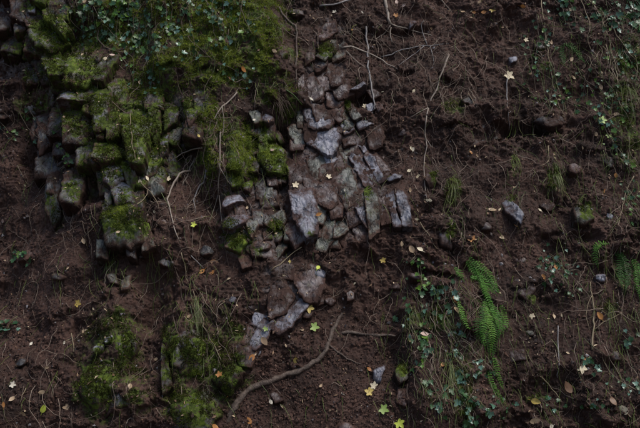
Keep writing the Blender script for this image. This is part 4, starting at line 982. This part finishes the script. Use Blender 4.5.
ivy(160, 0, 'ivy mixed with pale leaves at the top, left of the bright moss', [[(150, -6), (152, 16), (148, 40), (146, 62)], [(170, -6), (172, 14), (168, 36), (162, 58)], [(140, -4), (140, 20), (132, 60)]], 110, 6.5, MIX, 2)
ivy(200, 0, 'ivy trailing over the moss below the top edge', [[(188, -6), (190, 20), (194, 42), (196, 60)], [(205, -6), (212, 22), (218, 46)], [(222, -6), (224, 14), (230, 30)]], 95, 6, MIX, 3)
ivy(242, 78, 'few pale ivy leaves beside the orange leaves on the moss ledge', [[(226, 66), (238, 72), (250, 80)]], 14, 5.5, MIX_GLARE, 4, 6)
ivy(130, 78, 'thin ivy hanging over the black gap above the columns', [[(118, 54), (128, 66), (134, 82), (128, 92)], [(146, 60), (150, 76), (156, 88)]], 34, 5, MIX, 5, 6)
ivy(8, 130, 'small ivy in the shade at the left edge', [[(-4, 118), (6, 128), (14, 138)], [(30, 110), (40, 126), (52, 138)]], 26, 5, MIX, 6, 7)
ivy(62, 152, 'short green ivy runner beside the shaded mid cliff block', [[(58, 144), (63, 154), (70, 166)]], 12, 5, [('ivy_bright', 1), ('ivy', 1)], 7, 3)
ivy(20, 258, 'clump of dark green ivy low at the left edge', [[(14, 250), (20, 256), (28, 262)]], 12, 8, [('ivy', 3), ('ivy_bright', 1)], 8, 4)
ivy(14, 326, 'dark ivy leaves at the far left below the soil ledge', [[(0, 326), (10, 328), (22, 324)]], 9, 7, DARK, 9, 4)
ivy(422, 264, 'slender green sprig above the pale ivy', [[(421, 262), (421, 274), (423, 288)], [(416, 258), (410, 266)]], 22, 4.5, [('ivy_bright', 3), ('ivy', 2)], 10, 4)
ivy(441, 292, 'ivy cluster with one leaf whitened by sky glare at the top of the hump', [[(432, 286), (440, 292), (448, 302)]], 18, 7, [('ivy', 5), ('ivy_glare', 3)], 11, 6)
ivy(425, 338, 'small ivy sprig at the left side of the hump', [[(420, 334), (426, 344), (420, 364)]], 16, 6, MIX, 12, 4)
ivy(460, 360, 'pale trailing ivy across the middle of the hump', [[(446, 352), (458, 358), (468, 372)], [(452, 366), (460, 380), (462, 386)], [(484, 366), (478, 376), (472, 372)]], 40, 5.2, MIX_GLARE, 13, 5)
ivy(482, 404, 'two tone ivy leaves at the foot of the hump', [[(476, 400), (484, 406), (490, 414)]], 11, 6, MIX_GLARE, 14, 4)
ivy(562, 264, 'pale ivy patch in the middle of the right slope', [[(548, 254), (558, 262), (566, 272)], [(560, 274), (568, 284), (570, 296)], [(545, 262), (552, 270), (545, 284)]], 56, 4.6, MIX_GLARE, 15, 5)
ivy(580, 4, 'dense ivy at the top left of the right hand thicket', [[(560, -6), (572, 6), (576, 24)], [(590, -6), (596, 12), (604, 24)]], 70, 6, MIX, 16, 9)
ivy(620, 4, 'dense ivy in the top right corner', [[(610, -6), (618, 10), (622, 30)], [(632, -6), (634, 16), (630, 40)], [(644, 0), (642, 26)]], 110, 6.5, DARK, 17, 9)
ivy(616, 60, 'loose ivy below the top right corner thicket', [[(612, 44), (618, 58), (630, 72)], [(634, 50), (638, 70), (632, 88)]], 44, 5.5, MIX, 18, 9)
ivy(556, 60, 'ivy runner trailing past the small upper fern', [[(540, 16), (546, 36), (552, 58), (556, 80), (562, 98)]], 36, 5, MIX, 19, 6)
ivy(606, 130, 'arching bramble with bright leaf at the right slope', [[(600, 118), (608, 134), (618, 150), (630, 168)]], 22, 6, [('ivy_bright', 3), ('ivy', 3), ('ivy_glare', 1)], 20, 3.5, 'bramble', 'bramble')
ivy(630, 200, 'sparse ivy along the middle of the right edge', [[(626, 186), (632, 204), (638, 224)]], 24, 5, MIX, 21, 7)
ivy(585, 358, 'few blue green ivy leaves beside the cream leaf at lower right', [[(584, 352), (590, 362), (596, 368)]], 11, 6, MIX_GLARE, 22, 4)
ivy(548, 404, 'small ivy in the soil by the yellow leaf at lower right', [[(540, 398), (550, 406), (556, 410)], [(586, 400), (594, 410)]], 15, 5, MIX_GLARE, 23, 5)
ivy(628, 386, 'ivy sprig low at the right edge', [[(620, 380), (628, 386), (638, 396)], [(628, 334), (636, 340)]], 20, 5.5, MIX_GLARE, 24, 6)
ivy(504, 405, 'scattered dark green leaves right of the low fern', [[(498, 400), (506, 410), (514, 416)]], 9, 5, MIX, 25, 6)
ivy(536, 60, 'few leaves right of the big cream maple leaf', [[(528, 44), (532, 60), (536, 96)]], 18, 4.5, MIX, 26, 7)
ivy(545, 96, 'sparse ivy over the top of the right hand soil ledge', [[(556, 94), (566, 102), (582, 108)], [(600, 96), (610, 108)]], 26, 4.5, MIX, 27, 7)

ivy(438, 312, 'leafy tangle on the left shoulder of the overgrown hump', [[(412, 286), (420, 304), (424, 326)], [(436, 300), (446, 318), (452, 336)], [(404, 318), (412, 332), (418, 350)]], 46, 6, [('ivy', 5), ('ivy_glare', 2), ('ivy_bright', 1)], 28, 7)
ivy(462, 408, 'dark leafy tangle at the foot of the overgrown hump', [[(430, 380), (438, 396), (446, 414)], [(462, 392), (468, 408), (474, 424)]], 40, 6, [('ivy', 5), ('ivy_glare', 2)], 29, 7)
ivy(600, 96, 'loose ivy low in the right hand thicket', [[(584, 76), (592, 92), (602, 108)], [(616, 92), (622, 108), (634, 126)]], 46, 5.5, MIX, 30, 9)
ivy(70, 20, 'ivy over the mossy blocks at the top left corner', [[(74, -4), (80, 14), (86, 34)], [(92, -4), (94, 20), (100, 44)]], 50, 6, DARK, 31, 8)
ivy(245, 20, 'sparse ivy at the right end of the top moss', [[(238, -4), (244, 16), (252, 34)]], 24, 5.5, MIX, 32, 8)
# ------------------------------------------------------------------ ferns
def frond(path_px, half, mat, parent, seed, lift=.03):
    r = random.Random(seed)
    path = surf_path(path_px, lift, .4, seed, 3.2, 8)
    n = len(path); T = unit(np.gradient(path, axis=0)); side = unit(np.cross(T, NA)); nn = np.cross(side, T)
    V_, F = [], []
    def add(vs, fs):
        b = len(V_); V_.extend(vs); F.extend([tuple(x+b for x in f) for f in fs])
    for i in range(n-1):
        for s in (side, nn):
            add([path[i]-s[i]*.0016, path[i]+s[i]*.0016, path[i+1]+s[i+1]*.0013, path[i+1]-s[i+1]*.0013], [(0, 1, 2, 3)])
    seg = np.linalg.norm(np.diff(path, axis=0), axis=1); cum = np.concatenate(([0], np.cumsum(seg))); tot = cum[-1]
    k = max(8, int(tot/.0155))
    for q in range(1, k):
        t = q/k; s = t*tot; i = min(np.searchsorted(cum, s)-1, n-2); i = max(i, 0); f = (s-cum[i])/max(seg[i], 1e-6)
        p = path[i]*(1-f)+path[i+1]*f
        L = half*PXM*(math.sin(math.pi*min(1, .12+t*.95))**.7)*r.uniform(.85, 1.1)+.003
        for sg in (-1, 1):
            d = unit(sg*side[i]+T[i]*r.uniform(.3, .55)+nn[i]*r.uniform(-.6, .25)); wv_ = T[i]*.0042
            tip = p+d*L-nn[i]*L*.15; mid = p+d*L*.5+nn[i]*.004
            add([p-wv_*.6, p+wv_*.6, mid+wv_, tip, mid-wv_], [(0, 1, 2, 4), (4, 2, 3)])
    o = mesh_obj('frond', np.array(V_), F, mat); adopt(o, parent); return o
def fern(px, py, label, fronds, seed):
    p, nn = at(px, py); e = empty('fern', p); tag(e, label, 'fern')
    for i, (pp, half, m) in enumerate(fronds): frond(pp, half, MT[m], e, seed*20+i, .03+.012*(i % 4))
fern(470, 258, 'bright green fern with a long frond slanting right over the hump', [([(468, 257), (476, 266), (486, 276), (494, 287), (502, 296)], 5.5, 'fern'), ([(466, 260), (472, 270), (484, 282), (498, 297)], 4.5, 'fern'), ([(454, 266), (460, 274), (465, 283)], 4, 'fern'), ([(470, 276), (478, 279)], 3, 'fern'), ([(474, 260), (484, 268), (492, 278), (499, 290)], 4, 'fern'), ([(470, 262), (478, 276), (486, 292), (492, 310), (494, 328)], 4, 'fern'), ([(476, 268), (484, 286), (490, 304), (497, 322), (500, 340)], 4, 'fern')], 1)
fern(488, 302, 'dense green fern hanging straight down in the middle of the hump', [([(492, 304), (498, 314), (502, 326), (503, 338)], 4.5, 'fern'), ([(486, 306), (490, 320), (492, 336), (490, 356)], 5, 'fern'), ([(482, 306), (483, 324), (487, 340), (490, 358)], 4.5, 'fern_dark'), ([(478, 316), (478, 330), (484, 346)], 5, 'fern_dark'), ([(458, 300), (462, 312), (468, 328), (474, 326)], 3.5, 'fern'), ([(496, 308), (499, 324), (497, 342)], 5, 'fern'), ([(500, 304), (505, 318), (507, 332)], 4, 'fern'), ([(484, 300), (486, 316), (483, 334), (486, 352)], 5, 'fern'), ([(490, 310), (494, 326), (494, 348), (492, 362)], 5, 'fern_dark')], 2)
fern(492, 356, 'pair of narrow fern fronds drooping below the dense fern', [([(493, 356), (497, 370), (501, 384), (505, 392)], 3.6, 'fern'), ([(488, 372), (493, 386), (499, 397), (505, 406)], 4.2, 'fern')], 3)
fern(592, 240, 'small fern with pale tip on the right slope', [([(594, 252), (597, 246), (602, 243), (610, 244)], 4.5, 'fern'), ([(597, 244), (595, 256), (598, 268)], 4, 'fern_dark')], 4)
fern(618, 254, 'dark fern with fronds hanging near the right edge', [([(614, 256), (620, 254), (626, 262), (628, 280), (624, 294)], 5, 'fern_dark'), ([(622, 252), (620, 266), (622, 288)], 6, 'fern_dark')], 5)
fern(634, 262, 'pale edged fern hanging at the right edge of the picture', [([(632, 258), (637, 270), (639, 286), (640, 302)], 5.5, 'fern'), ([(638, 262), (643, 276), (646, 292)], 5, 'fern')], 6)
fern(562, 44, 'small upper fern with two fronds among the ivy runners', [([(562, 44), (572, 46), (580, 56), (586, 64)], 4.5, 'fern_dark'), ([(562, 44), (562, 54), (565, 66)], 4.5, 'fern_dark')], 7)

# ------------------------------------------------------------------ fallen leaves
FL = """107,58,o,cream,6 115,56,o,pink,6 140,81,o,tan,5 154,80,o,tan,5 83,3,o,tan,5 60,5,o,brown,8 202,5,o,pale,5 241,67,o,orange,8 234,82,o,orange,7
272,50,o,tan,6 269,20,o,tan,5 298,57,o,yellow,5 309,98,o,pale,5 255,120,o,pale,4 198,135,o,yellow,4 335,13,m,pale,5 395,17,m,orange,6 363,14,o,pale,3 397,5,o,pink,6 402,7,o,pink,5
465,13,o,tan,6 476,13,o,orange,5 478,4,o,tan,5 364,107,m,cream,6 415,90,o,cream,5 382,93,o,cream,4 493,10,m,yellow,7 486,12,o,orange,6 520,6,o,orange,6 507,76,m,cream,11
525,40,m,cream,6 548,44,m,cream,6 531,72,o,tan,4 551,45,o,tan,5 601,121,m,green,9 613,115,o,tan,6 597,137,o,tan,6 609,136,m,green,6 569,9,o,cream,5 586,65,o,tan,6 570,62,o,tan,6
3,223,o,pink,5 95,160,o,orange,5 83,239,o,tan,6 140,180,o,cream,6 148,181,o,cream,5 154,211,o,cream,4 167,180,m,cream,6 193,225,m,lime,6 167,223,o,pink,7 205,270,o,orange,7 215,271,o,orange,7
210,262,o,brown,8 271,150,o,pink,6 295,185,m,cream,7 316,216,o,orange,6 290,261,o,yellow,4 317,270,o,lime,6 248,207,o,tan,4 328,178,m,cream,6 410,147,o,cream,5 412,152,o,pale,5 384,156,o,pink,3
411,170,o,cream,5 419,175,o,cream,5 410,193,o,tan,5 426,200,o,cream,6 419,220,o,cream,4 402,247,o,tan,5 382,260,m,yellow,6 423,252,o,cream,7 414,254,o,tan,9 472,241,m,orange,8
488,210,o,tan,8 541,212,o,cream,4 504,239,o,tan,7 518,227,o,orange,6 615,173,o,orange,6 555,266,o,orange,6 545,280,o,orange,6 603,193,o,orange,5 77,304,m,yellow,7 130,384,o,tan,6
68,408,m,tan,7 42,413,o,lime,8 4,408,o,orange,5 20,412,o,tan,6 15,397,o,tan,6 46,392,o,tan,6 220,376,m,orange,6 227,397,o,orange,5 309,308,m,yellow,9 313,328,m,green,9
266,329,m,green,5 262,338,o,tan,9 254,355,o,orange,8 296,357,o,yellow,7 251,425,o,orange,7 212,425,o,orange,6 371,393,m,yellow,8 375,387,m,cream,7 382,410,m,green,9 398,423,m,lime,9
371,371,o,orange,5 428,335,o,pink,9 441,367,o,orange,6 531,315,m,cream,6 581,368,m,cream,9 571,394,o,brown,11 531,401,o,yellow,9 602,320,o,orange,8 529,422,o,tan,9 552,426,o,pale,8 628,415,o,cream,11
553,315,o,tan,5 447,360,o,cream,4 586,362,o,orange,8 454,296,o,orange,9 455,308,o,tan,9 345,192,o,pale,3 470,152,o,orange,5 476,155,o,tan,4 555,155,o,tan,4 590,262,o,tan,5
610,398,o,brown,9 450,12,o,tan,4 430,28,o,tan,4 352,30,o,orange,4 375,45,o,tan,4 640,20,o,tan,5 600,85,o,tan,6 575,80,o,tan,5 628,88,o,cream,5 560,100,o,tan,4 30,346,o,pale,4 45,368,o,tan,4 12,385,m,pale,6 595,385,o,tan,5 618,270,o,tan,7 410,340,o,tan,4
120,232,o,tan,4 157,226,o,tan,5 176,236,o,tan,4 148,214,o,pink,4 84,330,o,tan,4 64,345,o,pale,3 155,360,o,tan,5 187,318,o,tan,4 340,270,o,tan,4 356,283,o,cream,3 300,330,o,tan,4 285,345,o,tan,3 270,400,o,pale,5 322,385,o,tan,4 330,410,o,tan,3 344,395,o,pale,3"""
COLW = {'cream': 'cream', 'tan': 'tan', 'yellow': 'yellow', 'orange': 'orange brown', 'brown': 'dark brown', 'green': 'light green', 'pink': 'pinkish', 'lime': 'yellow green', 'pale': 'pale greyish'}
MARKS = [(290, 375, 'the big curved root'), (365, 335, 'the level root'), (365, 190, 'the tallest slabs'), (400, 205, 'the cracked right hand slab'), (303, 205, 'the big left slab of the rock face'), (315, 80, 'the greenish upper rock face'),
         (372, 75, 'the straight grey stem'), (390, 18, 'the forking root at the top'), (430, 110, 'the long dangling root'), (285, 300, 'the ochre rock shelf'), (272, 158, 'the mossy block by the gully'), (234, 205, 'the helmet shaped rock'),
         (195, 190, 'the bunch of hanging roots'), (245, 35, 'the bright moss under the top edge'), (297, 50, 'the dark bent root'), (120, 20, 'the dense top left ivy'), (134, 128, 'the big mossy column'), (120, 222, 'the block topped with moss'),
         (70, 60, 'the mossy upper left blocks'), (20, 258, 'the dark ivy at the left edge'), (100, 370, 'the cleft mossy boulder'), (205, 375, 'the broad mossy boulder'), (20, 395, 'the lower left corner'), (390, 385, 'the two grey slabs at lower centre'),
         (450, 225, 'the tall rounded brown rock'), (485, 278, 'the bright fern'), (490, 330, 'the dense hanging fern'), (455, 370, 'the pale trailing ivy'), (440, 292, 'the glare-whitened ivy leaf'), (512, 208, 'the large bluish grey rock'), (475, 138, 'the dark rock under the ledge'),
         (550, 120, 'the dark slate in the ledge'), (585, 213, 'the jutting mossy rock'), (560, 268, 'the right hand ivy patch'), (592, 315, 'the tall forked dry stem'), (517, 355, 'the blocky brown stone'), (575, 400, 'the lower right corner'), (612, 268, 'the dark hanging fern'),
         (605, 130, 'the arching bramble'), (572, 54, 'the small upper fern'), (620, 20, 'the top right ivy'), (507, 90, 'the straight stalk under the ledge top'), (480, 20, 'the bare soil at the upper edge'), (330, 400, 'the bare lower soil')]
recs = []
for tok in FL.split():
    a = tok.split(','); x, y, sz = float(a[0]), float(a[1]), float(a[4]); shp = 'maple' if a[2] == 'm' else 'ovate'
    best = min(MARKS, key=lambda q: math.hypot(q[0]-x, q[1]-y)); dx, dy = x-best[0], y-best[1]
    if math.hypot(dx, dy) < 9: rel = 'lying on or against'
    elif abs(dy) > abs(dx): rel = 'lying above' if dy < 0 else 'lying below'
    else: rel = 'lying left of' if dx < 0 else 'lying right of'
    sw = 'large ' if sz >= 8.5 else ('tiny ' if sz <= 4 else 'small ')
    recs.append([x, y, shp, a[3], sz, f"{sw}{COLW[a[3]]} {'lobed' if shp == 'maple' else 'oval'} leaf {rel} {best[2]}"])
byl = {}
for q in recs: byl.setdefault(q[5], []).append(q)
for lab, qs in byl.items():
    if len(qs) > 1:
        qs.sort(key=lambda q: q[0])
        for i, q in enumerate(qs):
            w_ = 'leftmost' if i == 0 else ('rightmost' if i == len(qs)-1 else ['', 'second', 'third', 'fourth', 'fifth'][i]+' from left')
            q[5] = w_+' '+lab
rl = random.Random(99)
for x, y, shp, c, sz, lab in recs:
    p, nrm = at(x, y)
    o = bpy.data.objects.new('fallen_leaf', leaf_data(shp, 'leaf_'+c, rl.randrange(3))); COL.objects.link(o)
    s = sz*PXM*(.70 if shp == 'maple' else 1.05)
    o.matrix_world = leaf_matrix(p+nrm*.004+NV*(.016 if sz > 8 else .008), NV if shp == 'maple' else nrm, s, rl.uniform(0, 6.28), rl, .15 if sz > 8 else .3)
    tag(o, lab, 'leaf', 'fallen leaves on the bank')
